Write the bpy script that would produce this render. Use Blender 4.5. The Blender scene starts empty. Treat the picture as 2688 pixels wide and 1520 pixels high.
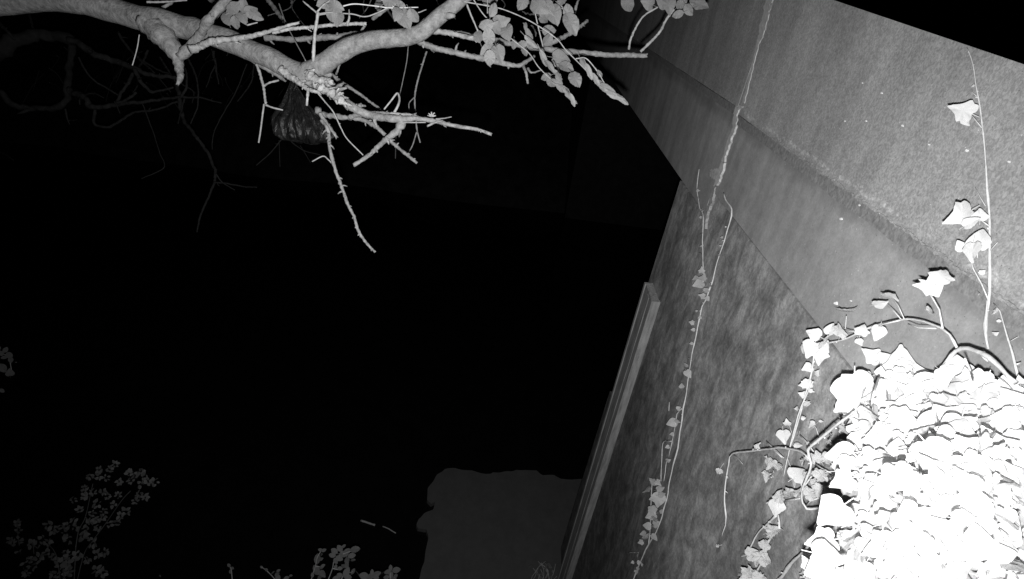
import bpy, math, random
import numpy as np
from mathutils import Matrix, Vector, noise
random.seed(7)
S = bpy.context.scene
C = S.collection

# ------------------------------------------------------------------ camera, world, lamp, exposure
F = 1344.0
h = np.array([76., 820., -F]); dn = np.array([-297., -2175., -F])
h /= np.linalg.norm(h); up = -dn / np.linalg.norm(dn)
h -= up * (h @ up); h /= np.linalg.norm(h)
R = np.array([h, np.cross(up, h), up])          # camera axes -> world (X along the wall, Z up)
CAM = np.array([0., 0., 6.4])
cd = bpy.data.cameras.new('camera'); cam = bpy.data.objects.new('camera', cd); C.objects.link(cam)
cd.sensor_width = 36; cd.lens = F / 2688 * 36; cd.clip_start = 0.05; cd.clip_end = 500
m = Matrix.Identity(4)
for i in range(3):
    for j in range(3): m[i][j] = R[i][j]
    m[i][3] = CAM[i]
cam.matrix_world = m
S.camera = cam

w = bpy.data.worlds.new('World'); S.world = w; w.use_nodes = True
nt = w.node_tree; bg = nt.nodes['Background']
sky = nt.nodes.new('ShaderNodeTexSky'); sky.sky_type = 'NISHITA'; sky.sun_disc = False
sky.sun_elevation = math.radians(-4); sky.sun_rotation = math.radians(200)
bw = nt.nodes.new('ShaderNodeRGBToBW')           # the camera is an infrared one: no colour
nt.links.new(sky.outputs[0], bw.inputs[0]); nt.links.new(bw.outputs[0], bg.inputs[0])
bg.inputs[1].default_value = 0.002

# the infrared illuminator that sits just under the camera
ld = bpy.data.lights.new('illuminator', 'SPOT'); lamp = bpy.data.objects.new('illuminator', ld); C.objects.link(lamp)
ld.energy = 480; ld.shadow_soft_size = 0.014; ld.spot_size = math.radians(134); ld.spot_blend = 1.0
m2 = m.copy(); off = R @ np.array([0.0, -0.08, 0.0])
for i in range(3): m2[i][3] = CAM[i] + off[i]
lamp.matrix_world = m2

S.view_settings.view_transform = 'Standard'; S.view_settings.look = 'None'
S.view_settings.exposure = 0; S.view_settings.gamma = 1
S.cycles.use_denoising = True
S.cycles.max_bounces = 7; S.cycles.diffuse_bounces = 6; S.cycles.transmission_bounces = 5

# ------------------------------------------------------------------ measuring helpers
WY = -1.2                                           # the face of the wall
def ray(x, y): return R @ np.array([(x - 1344) / F, (760 - y) / F, -1.0])
def P(x, y, z): return CAM + ray(x, y) * z          # a point at depth z metres
def W(x, y, o=0.0):                                 # a point on the wall face, o metres proud of it
    d = ray(x, y); return CAM + d * ((WY + o) / d[1])
def G(x, y, z=0.0):
    d = ray(x, y); return CAM + d * ((z - CAM[2]) / d[2])
def wdepth(x, y, o=0.0): return (WY + o) / ray(x, y)[1]
A = lambda x, y: (x / 2.8544, y / 2.8544)
B = lambda x, y: (800 + x / 2.8544, y / 2.8544)
CC = lambda x, y: (1500 + x / 2.427, y / 2.427)
DD = lambda x, y: (2000 + x / 2.427, y / 2.427)
EE = lambda x, y: (2000 + x / 2.427, 500 + y / 2.427)
FF = lambda x, y: (600 + x / 2.6475, 150 + y / 2.6475)
GG = lambda x, y: (x / 2.51, 80 + y / 2.51)
KK = lambda x, y: (1900 + x / 2.8, 1000 + y / 2.8)
LL = lambda x, y: (1400 + x / 2.647, 450 + y / 2.647)
NN = lambda x, y: (1400 + x / 2.555, 950 + y / 2.555)
MM = lambda x, y: (600 + x / 4.2917, 1200 + y / 4.2917)
PP = lambda x, y: (1000 + x / 4.282, 1180 + y / 4.282)
SS = lambda x, y: (x / 3.935, 1150 + y / 3.935)

# ------------------------------------------------------------------ materials (all grey: infrared picture)
def mat(name, lo, hi, scale=20, rough=0.85, bump=0.3, bscale=None, dist=0.003, detail=8, spec=0.2, stretch=(1, 1, 1), extra=None):
    mt = bpy.data.materials.new(name); mt.use_nodes = True
    n = mt.node_tree.nodes; l = mt.node_tree.links
    b = n['Principled BSDF']; b.inputs['Roughness'].default_value = rough
    b.inputs['Specular IOR Level'].default_value = spec
    tc = n.new('ShaderNodeTexCoord'); mp = n.new('ShaderNodeMapping'); mp.inputs['Scale'].default_value = stretch
    l.new(tc.outputs['Object'], mp.inputs[0])
    t = n.new('ShaderNodeTexNoise'); t.inputs['Scale'].default_value = scale; t.inputs['Detail'].default_value = detail
    t.inputs['Roughness'].default_value = 0.65
    l.new(mp.outputs[0], t.inputs['Vector'])
    cr = n.new('ShaderNodeValToRGB'); cr.color_ramp.elements[0].position = 0.3; cr.color_ramp.elements[1].position = 0.7
    cr.color_ramp.elements[0].color = (lo, lo, lo, 1); cr.color_ramp.elements[1].color = (hi, hi, hi, 1)
    l.new(t.outputs['Fac'], cr.inputs[0]); col = cr.outputs[0]
    if extra: col = extra(n, l, tc, col)
    l.new(col, b.inputs['Base Color'])
    t2 = n.new('ShaderNodeTexNoise'); t2.inputs['Scale'].default_value = bscale or scale * 2; t2.inputs['Detail'].default_value = 6
    l.new(mp.outputs[0], t2.inputs['Vector'])
    bp = n.new('ShaderNodeBump'); bp.inputs['Strength'].default_value = bump; bp.inputs['Distance'].default_value = dist
    l.new(t2.outputs['Fac'], bp.inputs['Height']); l.new(bp.outputs[0], b.inputs['Normal'])
    return mt

def mul(n, l, col, fac_out, lo, hi, p0, p1):
    """col times a ramp of fac_out from lo (at p0) to hi (at p1)"""
    r = n.new('ShaderNodeMapRange'); r.inputs['From Min'].default_value = p0; r.inputs['From Max'].default_value = p1
    r.inputs['To Min'].default_value = lo; r.inputs['To Max'].default_value = hi; r.clamp = True
    l.new(fac_out, r.inputs['Value'])
    mx = n.new('ShaderNodeMix'); mx.data_type = 'RGBA'; mx.blend_type = 'MULTIPLY'; mx.inputs[0].default_value = 1
    l.new(col, mx.inputs[6]); l.new(r.outputs[0], mx.inputs[7])
    return mx.outputs[2]
def nz(n, l, tc, scale, stretch=(1, 1, 1), detail=4, rough=0.6, dist=0.0):
    mp = n.new('ShaderNodeMapping'); mp.inputs['Scale'].default_value = stretch; l.new(tc.outputs['Object'], mp.inputs[0])
    t = n.new('ShaderNodeTexNoise'); t.inputs['Scale'].default_value = scale; t.inputs['Detail'].default_value = detail
    t.inputs['Roughness'].default_value = rough; t.inputs['Distortion'].default_value = dist
    l.new(mp.outputs[0], t.inputs['Vector']); return t.outputs['Fac']

def concrete(stain, band=False, grain=.16):
    def ex(n, l, tc, col):
        col = mul(n, l, col, nz(n, l, tc, 2.2, (1, 1, 0.7), 6, 0.7), 0.8, 1.14, 0.35, 0.65)        # cloudy patches
        col = mul(n, l, col, nz(n, l, tc, 75 if stain else 115, (1, 1, .8), 3, dist=1.0), 1 - grain, 1 + grain, 0.4, 0.62)                # mottling
        col = mul(n, l, col, nz(n, l, tc, 9, (1, 1, 0.12), 3), 0.88, 1.06, 0.35, 0.6)           # vertical runs
        v = n.new('ShaderNodeTexVoronoi'); v.inputs['Scale'].default_value = 42; l.new(tc.outputs['Object'], v.inputs['Vector'])
        col = mul(n, l, col, v.outputs['Distance'], 0.35, 1.0, 0.035, 0.09)                    # air holes
        v2 = n.new('ShaderNodeTexVoronoi'); v2.inputs['Scale'].default_value = 30; l.new(tc.outputs['Object'], v2.inputs['Vector'])
        col = mul(n, l, col, v2.outputs['Distance'], 1.9, 1.0, 0.03, 0.075)                    # pale grains
        if band:
            sx = n.new('ShaderNodeSeparateXYZ'); l.new(tc.outputs['Object'], sx.inputs[0])
            d = n.new('ShaderNodeMath'); d.operation = 'SUBTRACT'; d.inputs[1].default_value = 5.835; l.new(sx.outputs['Z'], d.inputs[0])
            ab = n.new('ShaderNodeMath'); ab.operation = 'ABSOLUTE'; l.new(d.outputs[0], ab.inputs[0])
            a = n.new('ShaderNodeMath'); a.operation = 'MULTIPLY_ADD'; a.inputs[1].default_value = 0.12
            l.new(nz(n, l, tc, 7, (1, 1, 1), 6), a.inputs[0]); l.new(ab.outputs[0], a.inputs[2])
            col = mul(n, l, col, a.outputs[0], 0.74, 1.0, 0.07, 0.12)
            d2 = n.new('ShaderNodeMath'); d2.operation = 'SUBTRACT'; d2.inputs[1].default_value = 5.9; l.new(sx.outputs['Z'], d2.inputs[0])
            ab2 = n.new('ShaderNodeMath'); ab2.operation = 'ABSOLUTE'; l.new(d2.outputs[0], ab2.inputs[0])
            a2 = n.new('ShaderNodeMath'); a2.operation = 'MULTIPLY_ADD'; a2.inputs[1].default_value = 0.2
            l.new(nz(n, l, tc, 34, (.6, 1, 1), 5, .7), a2.inputs[0]); l.new(ab2.outputs[0], a2.inputs[2])
            col = mul(n, l, col, a2.outputs[0], 1.55, 1.0, 0.08, 0.1)                       # pale worn lip
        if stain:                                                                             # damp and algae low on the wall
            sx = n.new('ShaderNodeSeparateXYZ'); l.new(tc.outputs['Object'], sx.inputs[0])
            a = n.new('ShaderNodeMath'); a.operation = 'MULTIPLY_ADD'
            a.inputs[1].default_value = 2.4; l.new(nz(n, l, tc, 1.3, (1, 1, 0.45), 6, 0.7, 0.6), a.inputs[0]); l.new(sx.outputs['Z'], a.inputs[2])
            e = n.new('ShaderNodeMath'); e.operation = 'MULTIPLY_ADD'; e.inputs[1].default_value = -.75; l.new(sx.outputs['X'], e.inputs[0]); l.new(a.outputs[0], e.inputs[2])   # darker towards the free corner
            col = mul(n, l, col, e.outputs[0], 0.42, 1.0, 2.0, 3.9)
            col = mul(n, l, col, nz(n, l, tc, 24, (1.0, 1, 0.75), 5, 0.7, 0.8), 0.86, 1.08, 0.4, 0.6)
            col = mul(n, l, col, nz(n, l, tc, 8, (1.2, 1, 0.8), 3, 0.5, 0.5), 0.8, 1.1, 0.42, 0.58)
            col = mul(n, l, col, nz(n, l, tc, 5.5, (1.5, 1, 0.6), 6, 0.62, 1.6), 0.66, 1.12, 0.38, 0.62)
        return col
    return ex
M = {}
M['parapet'] = mat('parapet_concrete', 0.255, 0.335, 30, 0.9, 0.4, 130, 0.0025, extra=concrete(False, True, .2))
M['fascia'] = mat('fascia_concrete', 0.25, 0.31, 18, 0.9, 0.2, 90, 0.002, extra=concrete(False, True, .08))
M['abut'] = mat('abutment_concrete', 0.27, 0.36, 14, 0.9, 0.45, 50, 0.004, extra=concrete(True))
M['moss'] = mat('dirty_ledge', 0.12, 0.24, 40, 0.95, 0.8, 60, 0.006)
M['crust'] = mat('lime_crust', 0.26, 0.55, 30, 0.9, 0.8, 60, 0.005)
M['sealant'] = mat('joint_sealant', 0.34, 0.56, 40, 0.8, 0.5, 60, 0.003)
M['spot'] = mat('lime_spot', 0.6, 0.8, 40)
M['seam'] = mat('old_mortar', 0.32, 0.52, 40, 0.9, 0.6, 60, 0.003)
M['steel'] = mat('weathered_board', 0.15, 0.34, 12, 0.7, 0.3, 20, 0.003, stretch=(3, 3, 0.4))
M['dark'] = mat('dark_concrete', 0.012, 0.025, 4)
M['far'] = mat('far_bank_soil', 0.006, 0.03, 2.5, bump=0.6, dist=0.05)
M['soil'] = mat('bank_soil', 0.03, 0.06, 4, bump=0.5, dist=0.03)
M['silt'] = mat('silt_apron', 0.056, 0.072, 6, 0.95, 0.4, 16, 0.01)
M['water'] = mat('stream_water', 0.003, 0.005, 3, 0.04, 0.15, 3, 0.01, spec=0.35)
M['bark'] = mat('smooth_bark', 0.1, 0.27, 45, 0.85, 0.8, 110, 0.005)
M['pale'] = mat('pale_dead_wood', 0.15, 0.42, 40, 0.85, 0.9, 90, 0.006)
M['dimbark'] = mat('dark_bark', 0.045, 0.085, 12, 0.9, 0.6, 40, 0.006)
M['twig'] = mat('twig_bark', 0.2, 0.36, 60, 0.8, 0.4, 120, 0.002)
M['vine'] = mat('vine_stem', 0.38, 0.6, 60, 0.75, 0.4, 150, 0.002)
def leafmat(name, lo, hi, rough=0.5, trans=0.25):
    mt = mat(name, lo, hi, 30, rough, 0.25, 60, 0.001, spec=0.4)
    n = mt.node_tree.nodes; l = mt.node_tree.links; b = n['Principled BSDF']; out = n['Material Output']
    tr = n.new('ShaderNodeBsdfTranslucent'); tr.inputs[0].default_value = (hi * .9,) * 3 + (1,)
    mx = n.new('ShaderNodeMixShader'); mx.inputs[0].default_value = trans
    l.new(b.outputs[0], mx.inputs[1]); l.new(tr.outputs[0], mx.inputs[2]); l.new(mx.outputs[0], out.inputs[0])
    return mt
M['ivy'] = leafmat('ivy_leaf', 0.68, 0.86, 0.5, 0.45)
M['ivyfar'] = leafmat('ivy_leaf_small', 0.28, 0.4)
M['treeleaf'] = leafmat('tree_leaf', 0.12, 0.26, 0.6)
M['lanceleaf'] = leafmat('pale_leaf_underside', 0.15, 0.27, 0.6)
M['shrub'] = leafmat('shrub_leaf', 0.07, 0.17, 0.7)
M['deadleaf'] = mat('dead_leaf', 0.3, 0.7, 60, 0.9, 0.8, 100, 0.004)
# thin black film, wrinkled
mt = mat('black_film', 0.002, 0.016, 26, 0.4, 1.0, 30, 0.02, spec=0.22, stretch=(1, 1, 0.12)); M['film'] = mt

# ------------------------------------------------------------------ object helpers
def mesh(name, v, f, mt, smooth=False):
    me = bpy.data.meshes.new(name); me.from_pydata([tuple(map(float, p)) for p in v], [], f); me.update()
    me.materials.append(mt)
    if smooth:
        for p in me.polygons: p.use_smooth = True
    return me
def put(name, me, parent=None, **tags):
    o = bpy.data.objects.new(name, me); C.objects.link(o)
    if parent is not None:
        o.parent = parent; o.matrix_parent_inverse = parent.matrix_world.inverted()
    for k, v in tags.items(): o[k] = v
    return o
def thing(name, label, cat, loc=(0, 0, 0), group=None):
    o = bpy.data.objects.new(name, None); C.objects.link(o); o.matrix_world = Matrix.Translation(Vector([float(a) for a in loc]))
    o.empty_display_size = 0.1
    o['label'] = label; o['category'] = cat
    if group: o['group'] = group
    return o
def boxv(x0, x1, y0, y1, z0, z1):
    v = [(x, y, z) for x in (x0, x1) for y in (y0, y1) for z in (z0, z1)]
    f = [(0, 1, 3, 2), (4, 6, 7, 5), (0, 4, 5, 1), (2, 3, 7, 6), (0, 2, 6, 4), (1, 5, 7, 3)]
    return v, f
def prism(pts, y0, y1):
    """pts: outline in the wall's plane (x, z); solid from y0 (back) to y1 (front)"""
    n = len(pts)
    v = [(x, y1, z) for x, z in pts] + [(x, y0, z) for x, z in pts]
    f = [tuple(range(n)), tuple(range(2 * n - 1, n - 1, -1))] + [(i, i + n, (i + 1) % n + n, (i + 1) % n) for i in range(n)]
    return v, f

def spline(pts, step):
    """Catmull-Rom through 4-vectors (x, y, z, radius)"""
    p = [np.array(q, float) for q in pts]
    p = [2 * p[0] - p[1]] + p + [2 * p[-1] - p[-2]]
    out = []
    for i in range(1, len(p) - 2):
        L = np.linalg.norm(p[i + 1][:3] - p[i][:3]); n = max(1, min(60, int(L / step)))
        for k in range(n):
            t = k / n
            out.append(0.5 * (2 * p[i] + (p[i + 1] - p[i - 1]) * t + (2 * p[i - 1] - 5 * p[i] + 4 * p[i + 1] - p[i + 2]) * t * t
                              + (3 * p[i] - p[i - 1] - 3 * p[i + 1] + p[i + 2]) * t ** 3))
    out.append(p[-2]); return out
def tube(path, sides=8, rough=0.0, wob=0.0, seed=0.0, V=None, Fc=None, jag=0.0, stubs=0, stublen=2.2):
    V = [] if V is None else V; Fc = [] if Fc is None else Fc
    base = len(V); n = len(path); pos = [Vector(q[:3]) for q in path]; rad = [max(1e-4, q[3]) for q in path]
    t0 = (pos[1] - pos[0]).normalized(); a = t0.orthogonal().normalized()
    frames = []
    for i in range(n):
        t = (pos[min(i + 1, n - 1)] - pos[max(i - 1, 0)])
        t = t.normalized() if t.length > 1e-9 else t0
        a = (a - t * a.dot(t)); a = a.normalized() if a.length > 1e-6 else t.orthogonal().normalized()
        b = t.cross(a); frames.append((t, a, b))
        c = pos[i]
        if wob: c = c + a * (noise.noise(c * 9 + Vector((seed, 0, 0))) * wob * rad[i]) + b * (noise.noise(c * 9 + Vector((0, seed, 5))) * wob * rad[i])
        for s in range(sides):
            an = 2 * math.pi * s / sides
            d = a * math.cos(an) + b * math.sin(an)
            rr = rad[i]
            if rough: rr *= 1 + rough * noise.noise((c + d * rad[i]) * (0.35 / max(rad[i], .004)) + Vector((seed, seed, 0))) + rough * .7 * noise.noise((c + d * rad[i]) * (1.1 / max(rad[i], .004)))
            q = c + d * rr
            if jag and i >= n - 2: q += t * (random.uniform(-jag, jag) * rad[i] * (1 if i == n - 1 else .4))
            V.append(tuple(q))
    for i in range(n - 1):
        for s in range(sides):
            s2 = (s + 1) % sides
            Fc.append((base + i * sides + s, base + i * sides + s2, base + (i + 1) * sides + s2, base + (i + 1) * sides + s))
    V.append(tuple(pos[0])); V.append(tuple(pos[-1] + frames[-1][0] * rad[-1] * (0.1 if not jag else -0.3)))
    e0, e1 = len(V) - 2, len(V) - 1
    for s in range(sides):
        s2 = (s + 1) % sides
        Fc.append((e0, base + s2, base + s)); Fc.append((e1, base + (n - 1) * sides + s, base + (n - 1) * sides + s2))
    for k in range(stubs):                      # spurs, buds and snapped-off twigs
        i = random.randrange(1, n - 1); t, a, b = frames[i]; an = random.uniform(0, 6.28)
        d = (a * math.cos(an) + b * math.sin(an) + t * random.uniform(-.2, 1.1)).normalized()
        L = rad[i] * random.choice((.8, 1.0, 1.3, stublen)) + 0.003; r0 = rad[i] * random.uniform(.25, .5) + .0008
        q0 = pos[i] + d * rad[i] * 0.5
        mid = q0 + d * L * .6 + a * random.uniform(-.15, .15) * L
        tube([(*q0, r0 * 1.3), (*mid, r0), (*(mid + d * L * .5 + t * L * .2), r0 * .45)], 5, 0.2, 0, random.random() * 9, V, Fc)
    return V, Fc
def limb(parent, name, cr, pts, z, r, mt, z1=None, r1=None, sides=10, rough=0.16, wob=0.5, stubs=0, jag=0.0, step=None, stublen=2.2, **tags):
    """a branch through picture points pts (crop cr), depth z..z1, radius r..r1 in picture pixels"""
    z1 = z if z1 is None else z1; r1 = r if r1 is None else r1; k = len(pts) - 1; q = []
    if parent.name.startswith('tree') and sides < 13 and r > 2.2: rough = max(rough, .42)
    for i, p in enumerate(pts):
        u = i / k; zz = z + (z1 - z) * u; rr = (p[2] if len(p) > 2 else r + (r1 - r) * u) * zz / F
        x, y = cr(p[0], p[1]); zj = zz + (noise.noise(Vector((x * .013, y * .013, z))) * .018 * zz if 0 < i < k else 0)
        q.append((*P(x, y, zj), rr * (.78 if zz > 6.5 else 1)))
    avg = max(0.0015, sum(a[3] for a in q) / len(q))
    v, f = tube(spline(q, step or min(.05, max(avg * .8, .006))), sides, rough, wob, random.random() * 50, None, None, jag, stubs, stublen)
    return put(name, mesh(name, v, f, mt, True), parent, **tags)

# leaves: outline -> mesh with a keel fold and curled rim; unit length 1, tip along +Y, face +Z
def leafmesh(name, outline, mt, fold=0.18, curl=0.15, crumple=0.0, seed=0):
    rnd = random.Random(seed); o2 = []; k = len(outline)
    for i in range(k):                               # rounder, slightly wavy rim
        a, b, c, d = (np.array(outline[(i + j) % k]) for j in (-1, 0, 1, 2))
        o2.append(tuple(b)); q = (-a + 9 * b + 9 * c - d) / 16; o2.append((q[0] + rnd.uniform(-.012, .012), q[1] + rnd.uniform(-.012, .012)))
    outline = o2; v = [(0, 0.42, 0)]; n = len(outline)
    tw = rnd.uniform(-.25, .25); wv = rnd.uniform(.008, .025)
    for s in (0.55, 1.0):
        for x, y in outline:
            X = x * s; Y = 0.42 + (y - 0.42) * s; r2 = X * X + (Y - .42) ** 2
            v.append((X, Y, abs(X) * fold - r2 * curl + tw * X * (Y - .42) + wv * math.sin(9 * math.atan2(X, Y - .42)) * s * s + rnd.uniform(-1, 1) * crumple * s))
    f = [(0, 1 + i, 1 + (i + 1) % n) for i in range(n)]
    f += [(1 + i, 1 + n + i, 1 + n + (i + 1) % n, 1 + (i + 1) % n) for i in range(n)]
    # a short stalk
    k = len(v); v += [(-.015, .05, 0), (.015, .05, 0), (.012, -.3, -.05), (-.012, -.3, -.05)]; f.append((k, k + 1, k + 2, k + 3))
    return mesh(name, v, f, mt, True)
def mirror(half): return half + [(-x, y) for x, y in reversed(half) if abs(x) > 1e-6]
IVY5 = mirror([(0, .03), (.12, -.05), (.3, -.05), (.42, .05), (.41, .2), (.54, .36), (.4, .5), (.28, .6), (.17, .8), (.06, .97), (0, 1.06)])
IVY3 = mirror([(0, .04), (.16, -.03), (.34, .04), (.46, .2), (.49, .36), (.36, .53), (.22, .72), (.1, .9), (0, 1.0)])
OVAL = mirror([(0, 0), (.12, .05), (.24, .17), (.31, .33), (.33, .5), (.29, .67), (.2, .83), (.09, .95), (0, 1.0)])
ROUND = mirror([(0, 0), (.12, .02), (.26, .12), (.32, .22), (.36, .34), (.37, .46), (.35, .58), (.32, .68), (.24, .78), (.17, .87), (.07, .95), (0, 1.0)])
LANCE = mirror([(0, 0), (.07, .08), (.13, .22), (.16, .4), (.15, .58), (.13, .74), (.07, .9), (0, 1.0)])
HEART = mirror([(0, .06), (.15, -.03), (.33, .04), (.44, .2), (.44, .4), (.34, .6), (.2, .8), (0, 1.04)])
LV = {
    'ivy': [leafmesh('ivy_leaf', o, M['ivy'], fo, cu, .02, i) for i, (o, fo, cu) in enumerate([(IVY5, .25, .3), (IVY3, .2, .25), (HEART, .35, .35), (IVY3, .5, .3), (IVY5, .1, .5)])],
    'ivyfar': [leafmesh('ivy_leaf_small', o, M['ivyfar'], .2, .2, .03, i) for i, o in enumerate([IVY5, IVY3, HEART])],
    'lance': [leafmesh('tree_leaf', LANCE, M['lanceleaf'], .3, .15, .02, 5), leafmesh('tree_leaf', LANCE, M['lanceleaf'], .5, .3, .02, 6)],
    'tree': [leafmesh('tree_leaf', o, M['treeleaf'], fo, cu, .02, i) for i, (o, fo, cu) in enumerate([(ROUND, .25, .35), (OVAL, .35, .3), (ROUND, .45, .5), (HEART, .3, .45)])],
    'shrub': [leafmesh('shrub_leaf', o, M['shrub'], .15, .2, .02, i) for i, o in enumerate([OVAL, HEART, OVAL])],
    'dead': [leafmesh('dead_leaf', o, M['deadleaf'], .5, .6, .12, i) for i, o in enumerate([IVY5, IVY3, HEART])],
}
def leafmat4(pos, nrm, ang, size):
    """normal nrm; the tip points along the picture direction ang (degrees, 0 = right, 90 = up)"""
    n = Vector(nrm).normalized(); a = math.radians(ang)
    t = Vector(R @ np.array([math.cos(a), math.sin(a), 0.0])); t = t - n * t.dot(n)
    if t.length < .05: t = n.orthogonal()
    t.normalize(); x = t.cross(n)
    mm = Matrix.Identity(4)
    for i in range(3): mm[i][0] = x[i] * size; mm[i][1] = t[i] * size; mm[i][2] = n[i] * size
    c = Vector(pos) - t * (size * .45)
    for i in range(3): mm[i][3] = c[i]
    return mm
NCOUNT = {}
def leaf(parent, kind, x, y, z, size_px, ang=None, face=1.0, nrm=None, name='leaf', var=None):
    """one leaf centred on picture point x, y at depth z; face 1 = towards the camera, 0 = any way"""
    p = P(x, y, z)
    if nrm is None:
        tc = (CAM - p); tc /= np.linalg.norm(tc)
        rv = np.array([random.gauss(0, 1) for _ in range(3)]); rv /= np.linalg.norm(rv)
        nrm = tc * face + rv * (1 - face) * 1.3 + np.array([0, 0, .35]) * (1 - face)
    me = LV[kind][var if var is not None else random.randrange(len(LV[kind]))]
    o = put(name, me, None)
    o.parent = parent; o.matrix_parent_inverse = parent.matrix_world.inverted()
    o.matrix_basis = leafmat4(p, nrm, random.uniform(0, 360) if ang is None else ang, size_px * z / F)
    return o

# ================================================================== the setting
def sheet(name, x0, x1, y0, y1, z, mt, n=40, amp=0.0, edge=None, **tags):
    v = []; f = []
    for j in range(n + 1):
        for i in range(n + 1):
            x = x0 + (x1 - x0) * i / n; y = y0 + (y1 - y0) * j / n
            v.append((x, y, z + amp * noise.noise(Vector((x * .7, y * .7, z)))))
    for j in range(n):
        for i in range(n): a = j * (n + 1) + i; f.append((a, a + 1, a + n + 2, a + n + 1))
    return put(name, mesh(name, v, f, mt, True), None, **tags)
sheet('ground', -150, 150, -150, 150, -.9, M['soil'], 60, .15, kind='structure')
sheet('water', -60, 60, -60, 60, 0, M['water'], 10, kind='structure')
# the bank the camera stands on (its brow lies below the frame), and the far banks
def solid(name, top, zt, zb, mt, slope=0.0, **tags):
    n = len(top); cx = sum(p[0] for p in top) / n; cy = sum(p[1] for p in top) / n
    v = [(x, y, zt[i] if isinstance(zt, list) else zt) for i, (x, y) in enumerate(top)] + [(x + (x - cx) * slope, y + (y - cy) * slope, zb) for x, y in top]
    f = [tuple(range(n))] + [(i, i + n, (i + 1) % n + n, (i + 1) % n) for i in range(n)]
    return put(name, mesh(name, v, f, mt), None, **tags)
solid('near_bank', [(-12, -1.25), (1.7, -1.25), (1.7, 1.5), (1.3, 4.0), (-1.5, 6.5), (-12, 9)], 1.0, -1.0, M['soil'], 0.03, kind='structure')
# far bank as a rough slope
v = []; f = []; nx, ny = 24, 70
for j in range(ny + 1):
    y = -1.78 + 46 * j / ny
    for i in range(nx + 1):
        u = i / nx; x = 15.0 + 14 * u + .5 * noise.noise(Vector((y * .3, 2, 0)))
        z = -.5 + 4.2 * min(1, u * 2.2) ** .8 + .5 * noise.noise(Vector((x * .6, y * .6, 3))) * min(1, u * 4)
        v.append((x, y, z))
for j in range(ny):
    for i in range(nx): a = j * (nx + 1) + i; f.append((a, a + 1, a + nx + 2, a + nx + 1))
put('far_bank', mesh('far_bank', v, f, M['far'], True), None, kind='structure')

# pale apron of silt at the foot of the abutment
top = [(720, 220), (830, 215), (900, 235), (1080, 245), (1240, 275), (1270, 260), (1400, 250), (1520, 225), (1580, 240), (1750, 230), (1830, 285),
       (1950, 290), (2020, 325), (2150, 340), (2260, 330)]
left = [(430, 1456), (480, 1260), (530, 1000), (520, 890), (410, 890), (400, 850), (420, 780), (480, 730), (590, 680), (610, 590), (570, 605), (515, 560), (530, 430), (600, 320)]
ol = [tuple(G(*PP(x, y), .07)[:2]) for x, y in [(330, 1700)] + left + top]
def rough_outline(o, step=.03, amp=.025):
    r = []
    for i in range(len(o)):
        a = np.array(o[i]); b = np.array(o[(i + 1) % len(o)]); L = np.linalg.norm(b - a); n = max(1, int(L / step)) if L < 3 else 1
        for k in range(n):
            p = a + (b - a) * k / n; s = amp if L < 3 else 0
            r.append((p[0] + s * noise.noise(Vector((p[0] * 7, p[1] * 7, 1))), p[1] + s * noise.noise(Vector((p[0] * 7, p[1] * 7, 9)))))
    return r
ol = rough_outline(ol + [(6.0, -3.5), (3.2, -3.5), (2.8, -.9)])
solid('gravel_bar', ol, .07, -.6, M['silt'], .02, kind='structure')

# ------------------------------------------------------------------ the bridge: abutment, deck fascia, parapet
br = thing('concrete_bridge', 'long pale concrete bridge side wall with parapet, deck band and streaked lower abutment', 'bridge', (3, -1.4, 0))
XJ = 3.08                                       # the vertical joint
def topz(x): return 6.355 + 0.098 * (x - 1.41)  # invented sloping top edge, shaped to a black camera mask
def panel(name, x0, x1, zl, zh, mt, y1=WY, y0=WY - .35):
    """face with fine random relief, real thickness"""
    pts = [(x0, zl[0]), (x1, zl[1]), (x1, zh[1]), (x0, zh[0])]
    v, f = prism(pts, y0, y1)
    if name == 'parapet_panel': v[6] = (v[6][0], v[6][1], v[6][2] - .16); v[7] = (v[7][0], v[7][1], v[7][2] - .16)   # top tilted to the back to keep its lit face out of view
    return put(name, mesh(name, v, f, mt), br)
ZA0, ZA1 = 5.875, 5.905
# parapet above the ledge, in two pours
panel('parapet_panel', -3.0, XJ - .003, (5.80, ZA0), (topz(-3), topz(XJ)), M['parapet'])
panel('parapet_panel', XJ + .003, 24, (ZA1, ZA1 - .02), (topz(XJ), topz(24)), M['parapet'])
# ledge band: a shallow step full of dirt
def ragged_strip(name, x0, x1, z0, z1, mt, y0, y1, amp=.012, n=160, f1=4.0):
    up_ = []; lo_ = []
    for i in range(n + 1):
        x = x0 + (x1 - x0) * i / n
        up_.append((x, z1 + amp * noise.noise(Vector((x * f1, 0, 3))) + amp * .8 * noise.noise(Vector((x * f1 * 5, 1, 3)))))
        lo_.append((x, z0 + amp * noise.noise(Vector((x * f1, 7, 3))) + amp * .8 * noise.noise(Vector((x * f1 * 5, 8, 3)))))
    v = []; f = []
    for (a, b), (c, d) in zip(up_, lo_): v += [(a, y1, b), (c, y1 + .001, d), (a, y0, b), (c, y0, d)]
    for i in range(n):
        k = 4 * i; f += [(k, k + 1, k + 5, k + 4), (k + 2, k, k + 4, k + 6), (k + 1, k + 3, k + 7, k + 5), (k + 3, k + 2, k + 6, k + 7)]
    f += [(0, 2, 3, 1), (4 * n, 4 * n + 1, 4 * n + 3, 4 * n + 2)]
    return put(name, mesh(name, v, f, mt), br)
ragged_strip('ledge', -1, XJ - .03, ZA0 - .05, ZA0 - .004, M['moss'], WY - .3, WY + .001, .006)
ragged_strip('ledge', XJ + .03, 22, ZA1 - .045, ZA1 - .004, M['moss'], WY - .3, WY + .001, .006)
ragged_strip('lime_crust', .9, XJ - .55, ZA0 - .004, ZA0 + .003, M['parapet'], WY - .1, WY + .005, .009, 300, 14)
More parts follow.
